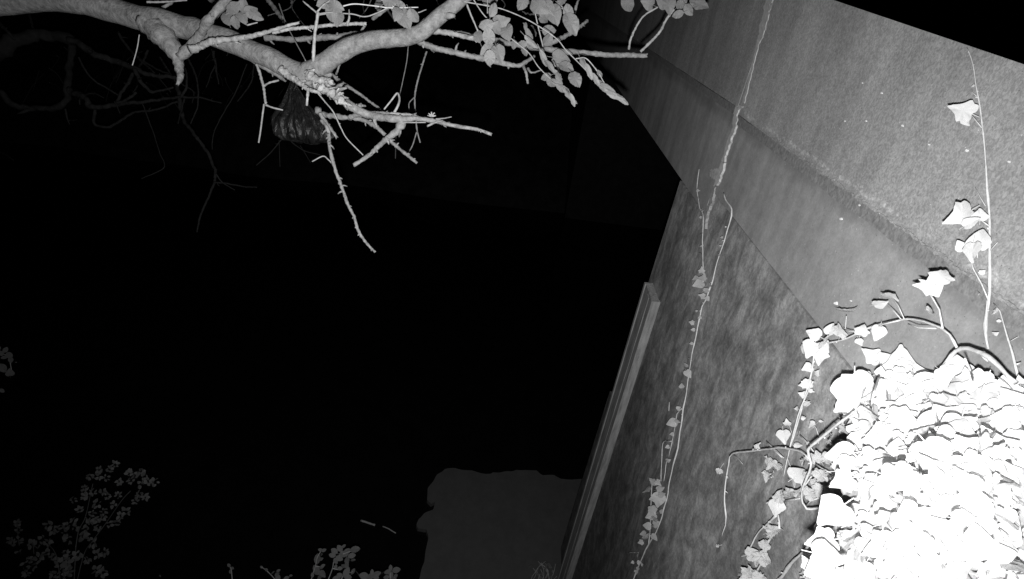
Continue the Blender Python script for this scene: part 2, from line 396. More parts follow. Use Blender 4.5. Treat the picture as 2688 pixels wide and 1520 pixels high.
# deck fascia band, the near one reaches a little less far down
panel('fascia_panel', -1.5, XJ - .036, (5.395, 5.415), (5.83, 5.84), M['fascia'], WY - .004)
panel('fascia_panel', XJ - .03, 24, (5.268, 5.268), (5.86, 5.87), M['fascia'], WY - .002)
# abutment body and its corner under the deck; a 12 mm shadow gap below the fascia
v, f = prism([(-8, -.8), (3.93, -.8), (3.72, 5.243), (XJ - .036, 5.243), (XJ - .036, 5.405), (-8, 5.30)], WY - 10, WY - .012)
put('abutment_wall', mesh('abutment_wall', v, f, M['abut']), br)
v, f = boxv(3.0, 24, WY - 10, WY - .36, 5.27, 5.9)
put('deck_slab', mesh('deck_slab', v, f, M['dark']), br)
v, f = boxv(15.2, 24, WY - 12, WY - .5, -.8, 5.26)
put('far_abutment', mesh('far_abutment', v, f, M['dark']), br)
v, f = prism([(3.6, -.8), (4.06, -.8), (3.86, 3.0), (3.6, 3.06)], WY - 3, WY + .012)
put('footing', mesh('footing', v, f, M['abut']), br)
# pale sealant in the vertical joint (irregular), crossing parapet and fascia
def seam(name, pts, mt, proud=.006, w_amp=.004):
    """pts: (picture x, y, width px)"""
    q = []
    for i in range(len(pts) - 1):
        a, b = pts[i], pts[i + 1]; n = max(2, int(math.hypot(a[0] - b[0], a[1] - b[1]) / 5))
        for k in range(n):
            t = k / n; q.append([a[j] + (b[j] - a[j]) * t for j in range(3)])
    q.append(list(pts[-1])); v = []; f = []
    for i, (x, y, wd) in enumerate(q):
        nx = .95; ny = .28
        e1 = wd / 2 * (1 + .9 * noise.noise(Vector((i * .43, 1, wd)))); e2 = wd / 2 * (1 + .9 * noise.noise(Vector((i * .43, 5, wd))))
        a = W(x - nx * e1, y - ny * e1, proud); b = W(x + nx * e2, y + ny * e2, proud)
        v += [a, b, (a[0] + .003, WY - .03, a[2]), (b[0] - .003, WY - .03, b[2])]
    for i in range(len(q) - 1):
        k = 4 * i; f += [(k, k + 1, k + 5, k + 4), (k, k + 4, k + 6, k + 2), (k + 1, k + 3, k + 7, k + 5)]
    k = 4 * (len(q) - 1); f += [(0, 2, 3, 1), (k, k + 1, k + 3, k + 2)]
    return put(name, mesh(name, v, f, mt), br)
seam('joint_sealant', [(2024, -30, 17), (2010, 40, 15), (1998, 85, 14), (1990, 112, 7), (1980, 150, 5), (1970, 192, 5.5), (1960, 235, 4.5), (1950, 270, 5.5)], M['seam'], .004)
seam('joint_sealant', [(1963, 283, 4), (1946, 277, 8), (1934, 288, 9), (1929, 315, 10), (1924, 340, 8), (1912, 372, 9), (1903, 405, 6), (1897, 424, 8)], M['sealant'], .007)
seam('joint_sealant', [(1897, 426, 8), (1893, 440, 12), (1889, 455, 9), (1882, 470, 14), (1878, 486, 7)], M['sealant'], .009)
bl = []
for k in range(40):
    a = 6.2832 * k / 40; r = (15 + 5 * noise.noise(Vector((math.cos(a) * 2, math.sin(a) * 2, 4))) + 5 * noise.noise(Vector((math.cos(a) * 6, math.sin(a) * 6, 4))))
    q = W(1878 + r * math.cos(a) * .85, 457 + r * math.sin(a) * .95, 0); bl.append((q[0], q[2]))
v, f = prism(bl, WY - .01, WY + .006); put('joint_sealant', mesh('joint_sealant', v, f, M['crust']), br)
seam('joint_sealant', [(1874, 490, 7), (1864, 530, 7), (1852, 560, 8), (1848, 600, 5)], M['parapet'], .003)
for x, y, r in [(2208, 575, 4), (2195, 796, 4.5), (2234, 790, 1.8), (2258, 539, 2.5), (2316, 245, 2.5), (2265, 218, 1.8), (2275, 318, 2), (2440, 380, 2.2), (2540, 395, 4), (2650, 425, 4), (2370, 330, 3), (2219, 318, 1.6)]:
    bl = []
    for k in range(7):
        a = 6.2832 * k / 7; q = W(x + r * random.uniform(.6, 1.2) * math.cos(a), y + r * random.uniform(.6, 1.2) * math.sin(a), 0); bl.append((q[0], q[2]))
    v, f = prism(bl, WY - .002, WY + .003); put('lime_spot', mesh('lime_spot', v, f, M['spot']), br)
# post / guard board proud of the abutment corner
post = thing('guard_board', 'tall narrow grey board fixed upright at the free corner of the abutment', 'board', (3.4, WY, 0))
def part(name, box, mt, parent): v, f = boxv(*box); return put(name, mesh(name, v, f, mt), parent)
part('near_flange', (3.33, 3.36, WY - .011, WY + .058, -.4, 4.41), M['steel'], post)
part('web', (3.363, 3.60, WY - .011, WY + .050, -.4, 4.40), M['steel'], post)
part('ridge', (3.43, 3.49, WY + .051, WY + .056, -.4, 4.38), M['steel'], post)
part('far_flange', (3.603, 3.635, WY - .011, WY + .058, -.4, 4.40), M['steel'], post)

# ================================================================== the big tree over the camera's view
tree = thing('tree', 'near bare-limbed tree reaching in from the top, pale broken fork and hanging dead branches', 'tree', P(-300, -60, 2.2))
L = lambda *a, **k: limb(tree, *a, **k)
L('trunk', A, [(-500, -60), (-200, 20), (0, 12), (300, -25), (500, -8), (800, 68), (1000, 118), (1200, 158), (1400, 205), (1600, 262), (1800, 345), (2000, 435), (2200, 530), (2360, 590)], 2.15, 35, M['bark'], 2.1, 25, 22, .12, .2, stubs=1)
L('branch', A, [(2280, 560), (2380, 510), (2460, 450), (2560, 395), (2680, 335), (2850, 295), (3060, 280), (3140, 255), (3260, 150), (3420, 20), (3560, -90)], 2.1, 27, M['bark'], 2.0, 18, 18, .1, .2, stubs=2)
L('branch', B, [(0, 560, 24), (120, 610, 18), (220, 700, 12.5), (350, 800, 11.5), (500, 868, 10), (690, 885, 9), (880, 892, 6), (1130, 945, 5), (1290, 970, 4.2), (1400, 1005, 3.5)], 2.1, 20, M['bark'], 2.05, 4, 14, .3, .4, stubs=22, jag=.6)
L('branch_stub', A, [(2100, 520), (2200, 590), (2300, 655), (2400, 695)], 2.06, 10, M['pale'], 2.02, 4, 12, .5, .6, stubs=5, jag=1.5, label='pale splintered stub with ragged bark', step=.006)
L('branch_stub', A, [(2300, 560), (2380, 595), (2440, 600), (2485, 618)], 2.04, 14, M['pale'], 2.0, 6, 16, .7, .6, stubs=6, jag=1.8, label='short jagged broken stub at the fork', step=.006)
L('loose_bark', A, [(2400, 640), (2480, 690), (2540, 740), (2600, 790)], 2.04, 11, M['pale'], 2.03, 8, 16, .8, .6, stubs=12, jag=1., step=.006)
L('branch_stub', A, [(1120, 170, 28), (1200, 260, 26), (1270, 340, 24), (1320, 400, 20), (1338, 460, 13), (1345, 530, 10), (1352, 580, 8), (1330, 632, 3)], 2.12, 24, M['bark'], 2.05, 3, 16, .35, .2, jag=1.5, step=.012)
L('branch', A, [(1330, 420), (1410, 350), (1490, 270), (1570, 150), (1690, 0), (1760, -80)], 2.05, 13, M['bark'], 1.95, 9, 10, .15, .4, stubs=2)
L('branch', A, [(1420, 372), (1500, 350), (1600, 310), (1850, 275), (2050, 225), (2240, 168)], 1.95, 11, M['pale'], 1.95, 3, 10, .5, .3, stubs=6, jag=1.4, step=.008, label='pale lichen-covered dead branch')
L('branch', A, [(2040, 245), (2200, 215), (2400, 195), (2560, 185), (2680, 180), (2745, 178)], 1.98, 4.5, M['pale'], 1.95, 4, 10, .3, .6, stubs=8, jag=.5)
L('twig', A, [(2600, 190), (2615, 140), (2615, 70)], 1.95, 3.5, M['pale'], 1.95, 1.6, 8, .3)
L('twig', A, [(2345, 460), (2352, 350), (2365, 220), (2380, 90)], 1.9, 4.3, M['twig'], 1.85, 4, 8, .15)
L('twig', A, [(2380, 100), (2320, 50), (2270, 8)], 1.86, 2.4, M['twig'], 1.86, 2)
L('twig', A, [(2375, 90), (2420, 40), (2480, 0), (2540, -40)], 1.86, 2.2, M['twig'], 1.86, 1.8)
L('twig', A, [(2385, 105), (2450, 95), (2560, 90)], 1.86, 1.5, M['twig'], 1.86, 1.2)
L('branch', A, [(1980, 290), (2250, 290), (2560, 270), (2780, 245), (3000, 232), (3250, 235), (3500, 262), (3700, 300), (3950, 350), (4200, 378), (4500, 405), (4850, 415)], 2.35, 7.5, M['bark'], 2.5, 6.2, 10, .22, .5, stubs=24, jag=.8)
L('branch', B, [(880, 232), (1000, 240), (1120, 255), (1300, 295)], 2.33, 7, M['pale'], 2.33, 6, 10, .35, .5, stubs=6, jag=1)
L('branch', B, [(820, 300), (950, 345), (1100, 390), (1350, 445), (1500, 475), (1600, 492), (1660, 460), (1720, 420)], 2.15, 8.5, M['bark'], 2.3, 4.5, 10, .22, .5, stubs=9)
L('twig', B, [(1635, 490), (1660, 550), (1672, 628)], 2.28, 4, M['bark'], 2.28, 3, 8, .3, jag=.6)
L('twig', B, [(1670, 510), (1700, 545), (1770, 525)], 2.28, 3.4, M['bark'], 2.28, 1.6, 8, .3)
L('branch', B, [(1790, 350), (1900, 300), (2010, 240), (2120, 155)], 2.5, 7, M['bark'], 2.6, 4, 8, .2, stubs=2, jag=.5)
L('branch', A, [(1780, 400), (1900, 455), (2050, 545), (2145, 605)], 2.4, 7.5, M['bark'], 2.45, 6, 10, .2, stubs=2)
L('branch', B, [(150, 520), (240, 590), (400, 700), (570, 820)], 2.5, 5.5, M['bark'], 2.6, 3, 8, .25, stubs=5)
L('twig', B, [(235, 560), (255, 500), (285, 420)], 2.5, 3, M['bark'], 2.5, 2, 8, stubs=1)
L('twig', A, [(1920, 480), (1970, 640), (1990, 780)], 2.3, 3.5, M['twig'], 2.3, 3, 8, .2, stubs=1)
L('twig', A, [(1980, 780), (1965, 900), (1940, 1070)], 2.3, 2.2, M['twig'], 2.3, 2, 8, .15)
L('twig', A, [(1978, 645), (2020, 620), (2090, 602)], 2.3, 2.6, M['twig'], 2.32, 2)
L('twig', A, [(1992, 785), (2040, 805), (2120, 825)], 2.3, 2.8, M['twig'], 2.32, 2)
L('twig', A, [(2310, 660), (2305, 730), (2300, 792)], 2.0, 3.4, M['pale'], 2.0, 3, 8, .25)
L('branch', B, [(105, 815), (118, 845), (260, 878), (400, 885), (520, 940), (620, 1035), (730, 1130), (840, 1222)], 2.25, 8, M['bark'], 2.3, 3.6, 10, .22, .6, stubs=12)
L('branch', B, [(330, 880), (410, 860), (500, 850)], 2.25, 6, M['bark'], 2.2, 7, 8, .2)
L('branch', B, [(112, 850), (160, 920), (240, 1032)], 2.24, 5.5, M['bark'], 2.24, 3.5, 8, .25, stubs=2, jag=.8)
L('branch', FF, [(640, 440), (690, 510), (708, 640), (745, 790), (790, 910), (830, 1030), (870, 1110), (905, 1210), (960, 1290), (1020, 1355)], 2.22, 4.6, M['bark'], 2.3, 3.2, 10, .3, .8, stubs=26, stublen=2.6)
L('twig', FF, [(720, 740), (690, 710), (655, 688), (580, 725)], 2.26, 1.7, M['twig'], 2.26, 1.4)
L('branch', B, [(745, 900), (720, 945), (670, 1000), (610, 1040), (560, 1090), (480, 1160), (365, 1238)], 2.06, 10, M['bark'], 2.15, 4.5, 12, .35, .5, stubs=7, jag=.4)
L('branch', B, [(500, 845), (650, 850), (800, 868), (900, 900)], 2.1, 4.5, M['bark'], 2.1, 4, 8, .3, stubs=3)
L('twig', FF, [(620, 250), (670, 310), (730, 385), (780, 490), (825, 570), (935, 682)], 2.1, 1.8, M['twig'], 2.2, 1.5, 6, stubs=3, stublen=4)
L('twig', FF, [(1080, 362), (1130, 300), (1172, 248), (1188, 290), (1175, 340), (1150, 385)], 2.15, 1.9, M['twig'], 2.1, 3.4, 8)
L('twig', FF, [(1250, -80), (1238, 30), (1205, 190), (1180, 300)], 2.7, 1.4, M['bark'], 2.7, 1.2, 6)
L('twig', FF, [(1375, -40), (1345, 60), (1308, 180), (1292, 280), (1300, 400), (1308, 500), (1332, 595)], 2.7, 2.4, M['bark'], 2.8, 1.8, 8, stubs=2, stublen=3)
L('twig', FF, [(1308, 520), (1280, 610), (1252, 662)], 2.75, 1.8, M['bark'], 2.8, 1.4, 6)
L('twig', FF, [(1290, 280), (1255, 320), (1255, 370)], 2.75, 1.6, M['bark'], 2.8, 1.2, 6)
L('twig', FF, [(1160, 440), (1163, 560), (1160, 705)], 3.2, 1.6, M['dimbark'], 3.4, 1.2, 6)
L('twig', FF, [(1440, 430), (1500, 425), (1550, 415)], 2.06, 1.9, M['bark'], 2.06, 1.2, 6)
L('twig', FF, [(1380, 478), (1430, 455), (1490, 440)], 2.06, 3, M['bark'], 2.06, 2, 6)
L('twig', FF, [(1210, 455), (1290, 455), (1370, 455)], 2.03, 2, M['bark'], 2.03, 1.4, 6)
for dx, dy in ((-30, -8), (-22, -22), (-2, -32), (20, -26), (28, -6)):
    L('bud', FF, [(1412, 412), (1412 + dx * .6, 412 + dy * .7), (1412 + dx, 412 + dy)], 2.02, 2.6, M['pale'], 2.02, 1.6, 6)
# thin leafy whips at the right of the limb
L('whip', B, [(1255, -20), (1340, 110), (1430, 190), (1560, 300), (1680, 400), (1750, 500), (1830, 580), (1900, 640)], 2.0, 1.6, M['twig'], 2.1, 1.1, 6)
L('whip', B, [(1190, 12), (1350, 40), (1500, 75), (1700, 165), (1880, 285), (1960, 380), (2060, 480), (2150, 570), (2210, 625)], 2.0, 1.6, M['twig'], 2.1, 1.1, 6)
L('whip', B, [(2030, 440), (2110, 440), (2200, 545), (2260, 640), (2420, 775)], 2.0, 1.6, M['twig'], 2.1, 1.1, 6)
L('whip', B, [(1215, 30), (1250, 120), (1300, 240)], 2.0, 2.6, M['twig'], 2.0, 2, 6)
L('whip', B, [(1700, -20), (1740, 170), (1785, 350)], 2.1, 1.8, M['twig'], 2.2, 1.6, 6)
L('whip', B, [(1370, -20), (1368, 100)], 2.0, 1.2, M['twig'], 2.0, 1.2, 6)
L('twig', B, [(100, 115), (200, 100), (350, 105), (460, 125), (600, 70), (700, 20)], 1.95, 1.6, M['twig'], 2.0, 1.6, 6, stubs=2, stublen=4)
L('twig', B, [(270, 50), (370, 30), (520, 45), (660, 60), (850, 55)], 1.95, 1.7, M['vine'], 2.0, 1.3, 6)
L('twig', B, [(560, -10), (620, 20), (680, 60)], 1.95, 1.7, M['vine'], 1.95, 1.3, 6)
L('twig', B, [(510, 140), (560, 100), (640, 50)], 2.4, 5, M['bark'], 2.4, 4, 8)
L('twig', B, [(740, 50), (830, 95), (910, 72)], 2.1, 1.8, M['twig'], 2.1, 1.3, 6)
L('twig', CC, [(365, 315), (385, 232), (455, 110), (550, 45)], 2.5, 3, M['twig'], 2.4, 2, 8, stubs=2, stublen=3)
L('twig', CC, [(440, 330), (555, 215), (600, 130), (655, 60)], 2.5, 3.6, M['twig'], 2.4, 3, 8)
L('twig', B, [(1920, 60), (1960, 80), (1880, 10)], 2.3, 1.6, M['twig'], 2.3, 1.4, 6)
L('twig', A, [(2090, 25), (2150, 190), (2290, 455)], 2.4, 1.6, M['twig'], 2.1, 1.2, 6)
L('twig', A, [(1045, 260), (1030, 350), (992, 490)], 2.5, 1.4, M['vine'], 2.5, 1.2, 6)
L('twig', A, [(1100, 15), (1250, 12), (1400, 0)], 2.1, 3, M['twig'], 2.1, 2, 6)
L('twig', A, [(1210, 60), (1280, 20), (1330, -30)], 2.3, 4, M['bark'], 2.3, 4, 8)
L('twig', A, [(1850, 190), (1930, 170)], 1.95, 2, M['twig'], 1.95, 1.5, 6)
L('branch', A, [(1990, -30), (2060, 70), (2130, 170)], 2.9, 6, M['bark'], 2.8, 5, 8, stubs=2)
L('twig', B, [(620, 80), (700, 190)], 3.3, 2.5, M['dimbark'], 3.4, 2, 6)
L('twig', B, [(2020, 100), (2040, 30), (2060, -20)], 2.6, 4, M['bark'], 2.6, 3, 6)
for k in range(9):
    x = random.uniform(450, 1350); L('twig', lambda a, b: (a, b), [(x, -15), (x + random.uniform(-25, 25), 20), (x + random.uniform(-60, 60), random.uniform(40, 80))], random.uniform(2.7, 3.8), 1.6, M['bark'], 3.6, 1, 6)
# leaves: crop, x, y, size px, angle, facing, depth
TL = [('B', 150, 20, 46, 200, .9, 1.9), ('B', 220, 50, 44, -20, .9, 1.9), ('B', 245, 130, 46, -100, .9, 1.9), ('B', 195, 95, 44, -70, .85, 1.92),
      ('B', 640, 0, 48, 30, .9, 1.95), ('B', 700, 55, 46, 160, .85, 1.95), ('B', 735, 130, 56, -60, .9, 1.93), ('B', 810, 115, 42, -70, .8, 1.93), ('B', 700, 100, 44, -110, .8, 1.95),
      ('B', 1410, 80, 42, 75, .9, 1.95), ('B', 1370, 185, 44, 200, .9, 1.95), ('B', 1470, 165, 50, 20, .85, 1.97), ('B', 1505, 235, 48, -75, .8, 1.95), ('B', 1440, 210, 38, -40, .8, 1.98),
      ('B', 1310, 275, 42, 110, .8, 1.95), ('B', 1385, 275, 44, 100, .9, 1.95), ('B', 1370, 370, 46, 215, .9, 1.93), ('B', 1385, 430, 46, -85, .9, 1.93), ('B', 1455, 400, 50, -60, .5, 1.95),
      ('B', 1640, 15, 46, 250, .95, 2.2), ('B', 1690, 100, 46, -30, .6, 2.25), ('B', 1760, 40, 56, -40, .8, 2.1), ('B', 1820, 55, 60, -60, .9, 2.05), ('B', 1870, 100, 66, -70, .85, 2.05), ('B', 1790, 140, 34, -15, .8, 2.25),
      ('B', 1975, 90, 44, 100, .9, 2.0), ('B', 1995, 170, 66, -65, .85, 2.0), ('B', 1820, 230, 38, 0, .8, 2.4), ('B', 1810, 300, 40, 70, .8, 2.3), ('B', 1720, 225, 34, 10, .4, 2.4),
      ('B', 1910, 440, 56, -10, .7, 2.35), ('B', 1950, 500, 50, -30, .7, 2.4), ('B', 2025, 590, 52, -60, .9, 2.3), ('B', 1860, 610, 40, -50, .7, 2.45), ('B', 1810, 575, 30, 200, .7, 2.45), ('B', 1900, 530, 56, -60, .6, 2.4),
      ('A', 1700, 140, 40, 110, .5, 2.2), ('A', 1750, 60, 44, 40, .85, 2.1), ('A', 1820, 45, 36, 80, .8, 2.1), ('A', 1890, 85, 38, 20, .95, 2.05), ('A', 1920, 110, 38, -40, .9, 2.05), ('A', 1820, 130, 40, -60, .9, 2.05), ('A', 1760, 165, 34, -90, .8, 2.05), ('A', 1730, 100, 30, 200, .9, 2.1),
      ('C', 350, 15, 50, -60, .9, 2.5), ('C', 490, 22, 38, 160, .95, 2.4), ('C', 575, 10, 42, 150, .9, 2.4), ('C', 620, 35, 44, -80, .9, 2.4), ('C', 680, 90, 30, 200, .95, 2.4), ('C', 745, 60, 38, -60, .95, 2.4), ('C', 820, 30, 40, -20, .85, 2.4), ('C', 790, 10, 34, 20, .8, 2.42), ('C', 700, 25, 34, 30, .7, 2.5),
      ('B', 1380, 0, 44, 0, .5, 2.3), ('B', 1560, 330, 26, -80, .6, 2.3), ('B', 1640, 330, 24, 20, .8, 2.1), ('B', 1680, 310, 26, 80, .8, 2.1), ('B', 1640, 380, 26, -50, .5, 2.3), ('B', 1930, 5, 34, 60, .8, 2.1)]
# narrow chain of leaves seen edge-on along the whips
LN = [(1645, 200, 50, 110), (1670, 250, 60, -60), (1700, 310, 66, -65), (1745, 370, 66, -50), (1790, 430, 70, -48), (1840, 490, 74, -52), (1880, 550, 60, -45), (1910, 600, 66, 130), (1930, 660, 84, -55), (1975, 715, 84, -58), (2010, 745, 60, -62), (1895, 620, 56, 160),
      (2085, 475, 56, -50), (2125, 530, 56, -55), (2180, 590, 70, -50), (2215, 620, 60, -48), (2265, 665, 76, -42), (2320, 705, 76, -38), (2380, 745, 66, -40), (2210, 550, 50, -60), (2300, 690, 60, -35)]
cr_ = {'A': A, 'B': B, 'C': CC}
sidev = R @ np.array([.72, .62, .35]); 
for c, x, y, s, a, fc, z in TL:
    px, py = cr_[c](x, y)
    if fc < 0:
        nv = sidev * random.choice((1, 1, -1)) + np.array([random.gauss(0, .22) for _ in range(3)])
        leaf(tree, 'tree', px, py, z, s * 1.05, a, nrm=nv)
    else: leaf(tree, 'tree', px + random.uniform(-3, 3), py, z + random.uniform(-.06, .06), s * random.uniform(.85, 1.05), a, fc * .84)
for x, y, s_, a in LN:
    px, py = B(x, y); leaf(tree, 'lance', px + random.uniform(-4, 4), py, 2.03 + random.uniform(-.05, .05), s_ * random.uniform(.6, .85), a + random.uniform(-14, 14), random.uniform(.45, .7))
for k in range(10):
    leaf(tree, 'tree', random.uniform(470, 1500), random.uniform(-25, 14), random.uniform(2.3, 3.2), random.uniform(26, 42), None, .5)

# ------------------------------------------------------------------ the dim tree farther back
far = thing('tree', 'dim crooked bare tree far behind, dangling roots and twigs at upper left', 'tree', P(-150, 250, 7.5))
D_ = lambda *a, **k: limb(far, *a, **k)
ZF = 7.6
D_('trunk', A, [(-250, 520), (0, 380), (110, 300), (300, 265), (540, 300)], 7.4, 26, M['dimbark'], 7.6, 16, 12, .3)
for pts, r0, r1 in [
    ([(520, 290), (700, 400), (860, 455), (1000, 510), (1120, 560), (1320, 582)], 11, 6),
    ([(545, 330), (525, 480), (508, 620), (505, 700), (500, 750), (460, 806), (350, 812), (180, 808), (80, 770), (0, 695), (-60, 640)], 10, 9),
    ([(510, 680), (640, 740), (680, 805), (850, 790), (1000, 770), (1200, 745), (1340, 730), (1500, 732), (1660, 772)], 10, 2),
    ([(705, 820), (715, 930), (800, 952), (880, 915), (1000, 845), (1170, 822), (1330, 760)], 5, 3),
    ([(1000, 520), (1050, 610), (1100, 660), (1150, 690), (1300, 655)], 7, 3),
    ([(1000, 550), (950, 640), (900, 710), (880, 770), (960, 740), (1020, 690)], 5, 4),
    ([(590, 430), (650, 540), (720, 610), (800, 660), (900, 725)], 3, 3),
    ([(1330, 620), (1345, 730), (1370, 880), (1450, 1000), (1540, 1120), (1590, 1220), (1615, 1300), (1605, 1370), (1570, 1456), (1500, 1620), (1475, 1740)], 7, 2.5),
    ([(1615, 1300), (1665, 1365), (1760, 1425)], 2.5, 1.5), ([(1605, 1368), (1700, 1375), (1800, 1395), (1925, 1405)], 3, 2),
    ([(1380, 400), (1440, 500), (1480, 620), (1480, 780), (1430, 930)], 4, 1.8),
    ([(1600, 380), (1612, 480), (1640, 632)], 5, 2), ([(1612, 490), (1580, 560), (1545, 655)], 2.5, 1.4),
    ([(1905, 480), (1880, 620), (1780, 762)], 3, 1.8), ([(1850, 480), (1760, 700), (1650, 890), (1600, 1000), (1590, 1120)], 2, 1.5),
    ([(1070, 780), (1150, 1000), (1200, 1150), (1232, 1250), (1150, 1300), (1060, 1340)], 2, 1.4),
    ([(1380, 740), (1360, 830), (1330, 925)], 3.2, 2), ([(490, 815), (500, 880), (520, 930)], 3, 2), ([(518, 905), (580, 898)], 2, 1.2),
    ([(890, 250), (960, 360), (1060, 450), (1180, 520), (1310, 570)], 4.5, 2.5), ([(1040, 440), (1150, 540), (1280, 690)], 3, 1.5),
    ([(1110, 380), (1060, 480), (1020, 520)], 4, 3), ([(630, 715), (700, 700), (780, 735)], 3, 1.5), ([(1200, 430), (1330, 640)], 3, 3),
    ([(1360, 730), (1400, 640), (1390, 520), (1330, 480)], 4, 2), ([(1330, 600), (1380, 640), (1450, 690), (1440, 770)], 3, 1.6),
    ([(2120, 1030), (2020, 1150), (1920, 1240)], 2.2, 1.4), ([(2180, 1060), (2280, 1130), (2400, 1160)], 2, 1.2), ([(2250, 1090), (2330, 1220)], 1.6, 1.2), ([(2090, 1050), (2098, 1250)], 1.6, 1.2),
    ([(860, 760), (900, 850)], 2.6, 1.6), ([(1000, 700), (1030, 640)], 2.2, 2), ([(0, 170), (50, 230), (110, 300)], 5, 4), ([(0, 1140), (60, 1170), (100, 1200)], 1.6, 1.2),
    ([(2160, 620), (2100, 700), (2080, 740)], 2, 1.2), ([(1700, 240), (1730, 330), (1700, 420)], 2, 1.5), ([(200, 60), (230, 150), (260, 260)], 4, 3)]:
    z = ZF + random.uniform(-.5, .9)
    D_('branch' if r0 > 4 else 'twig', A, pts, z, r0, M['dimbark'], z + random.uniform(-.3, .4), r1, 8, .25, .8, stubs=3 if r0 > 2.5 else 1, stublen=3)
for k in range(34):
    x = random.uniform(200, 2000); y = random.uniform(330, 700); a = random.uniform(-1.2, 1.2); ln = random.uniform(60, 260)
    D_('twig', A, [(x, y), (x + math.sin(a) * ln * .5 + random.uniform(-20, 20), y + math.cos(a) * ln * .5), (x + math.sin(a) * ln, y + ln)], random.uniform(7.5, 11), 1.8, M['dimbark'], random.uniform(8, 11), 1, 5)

# ------------------------------------------------------------------ black plastic bag caught in the branches
bag = thing('plastic_bag', 'crumpled black plastic bag dangling from a branch below the pale fork', 'bag', P(*A(2190, 600), 2.42))
zb = 2.46
def bagmesh():
    prof = [(.0, .02), (.05, .05), (.12, .09), (.22, .15), (.35, .24), (.5, .36), (.63, .48), (.74, .56), (.84, .62), (.92, .62), (.98, .5), (.99, .25), (.97, .02)]
    top_ = np.array(A(2185, 600)); bot = np.array(A(2270, 1060)); v = []; n = 110; f = []
    ax = bot - top_
    prof2 = []
    for i in range(len(prof) - 1):
        for k in range(3): t = k / 3; prof2.append((prof[i][0] + (prof[i + 1][0] - prof[i][0]) * t, prof[i][1] + (prof[i + 1][1] - prof[i][1]) * t))
    prof2.append(prof[-1])
    hl = np.linalg.norm(ax) * zb / F
    for u, r in prof2:
        c = top_ + ax * u; c = P(c[0], c[1], zb + .05 * u)
        for s in range(n):
            a = 2 * math.pi * s / n
            fold = 1 + (.3 * abs(math.sin(6 * a + 1.2 * math.sin(3 * u))) - .15 + .16 * abs(math.sin(11 * a + 3 * u)) + .07 * math.sin(23 * a + 5 * u)) * (1 - .35 * u) + .3 * noise.noise(Vector((math.cos(a) * 2, math.sin(a) * 2, u * 4)))
            rr = r * hl * .64 * fold
            axd = Vector(R @ np.array([1.0, -.1, 0])); byd = Vector(R @ np.array([0, .25, -1.0]))
            sag = .03 * noise.noise(Vector((math.cos(a) * 3, math.sin(a) * 3, 5))) * u
            q = Vector(c) + axd * math.cos(a) * rr * 1.05 + byd * math.sin(a) * rr * .6 + Vector((0, 0, sag))
            v.append(tuple(q))
    m_ = len(prof2)
    for i in range(m_ - 1):
        for s in range(n): s2 = (s + 1) % n; f.append((i * n + s, i * n + s2, (i + 1) * n + s2, (i + 1) * n + s))
    f.append(tuple(range(n))); f.append(tuple(range((m_ - 1) * n, m_ * n)))
    return mesh('bag_body', v, f, M['film'], True)
put('bag_body', bagmesh(), bag)
limb(bag, 'bag_handle', A, [(2130, 590), (2165, 570), (2205, 585), (2215, 640), (2190, 680)], 2.42, 6, M['film'], 2.42, 4, 8, .5)
limb(bag, 'torn_flap', A, [(2075, 890), (2110, 880), (2150, 900)], 2.46, 9, M['film'], 2.46, 4, 8, .8)

# ================================================================== plants below
def clusterplant(name, label, cat, cr, stems, leaves, z, lsize, zroot, n=(4, 6), spread=26, kind='shrub', root=None, group=None):
    x, y = cr(*stems[0][0]); base = P(x, y, z); base = np.array([min(base[0], 1.6), base[1], 1.0])
    t = thing(name, label, cat, base, group)
    for k, st in enumerate(stems):
        limb(t, 'stem', cr, st, z, 1.3, M['dimbark'], z + .05, 1.0, 6, .1, .4)
        if k == 0:                                # the stem goes on down to the bank, out of view
            p0 = P(*cr(*st[0]), z)
            v, f = tube([(*(p0), .007), (*((p0 + base) / 2 + np.array([.05, .05, .1])), .009), (*base, .012)], 6)
            put('stem', mesh('stem', v, f, M['twig'], True), t)
    cnt = 0
    for q in leaves:
        sz = q[2] if len(q) > 2 else 1.0; x, y = cr(q[0], q[1]); zc = z + random.uniform(-.2, .25); a0 = random.uniform(0, 360)
        m_ = random.randint(*n) + 1
        for j in range(m_):
            a = a0 + j * 360 / m_ + random.uniform(-25, 25); rr = lsize * .7 * sz
            leaf(t, kind, x + math.cos(math.radians(a)) * rr, y - math.sin(math.radians(a)) * rr, zc + random.uniform(-.03, .03), lsize * sz * random.uniform(.6, 1.15), a + random.uniform(-40, 40), .55)
    return t
S1 = [(930, 400), (1020, 330), (1130, 320), (1190, 270), (1330, 360), (1390, 385), (1460, 350), (1490, 400), (1350, 440), (1450, 480), (1530, 450), (1600, 455, 1.2), (1230, 450), (1020, 400), (1100, 410), (870, 520), (870, 600), (960, 560), (1060, 550), (1110, 600), (1000, 680, 1.3), (1170, 690), (1300, 760, 1.3), (1240, 800), (1400, 650), (1500, 610), (1440, 580), (820, 740), (950, 780), (1070, 760), (760, 860), (930, 860), (1000, 850), (1060, 820), (1210, 870), (1130, 890), (1010, 930), (860, 1020, 1.4), (950, 1080, 1.5), (900, 1260), (1000, 1200, 1.3), (1080, 1180, 1.2), (1000, 1370, 1.5), (1060, 1390, 1.4), (800, 1210, 1.3), (1220, 590), (760, 640), (880, 940)]
clusterplant('shrub', 'dim leafy shrub leaning right with a long bare stem, lower left', 'shrub', SS,
             [[(760, 1600), (795, 1030), (880, 820), (940, 560), (960, 470)], [(750, 1700), (860, 1220), (960, 1060), (1100, 870), (1260, 640), (1350, 545)], [(880, 815), (960, 900)], [(1090, 880), (1220, 860)]], S1, 5.0, 10, 1.0)
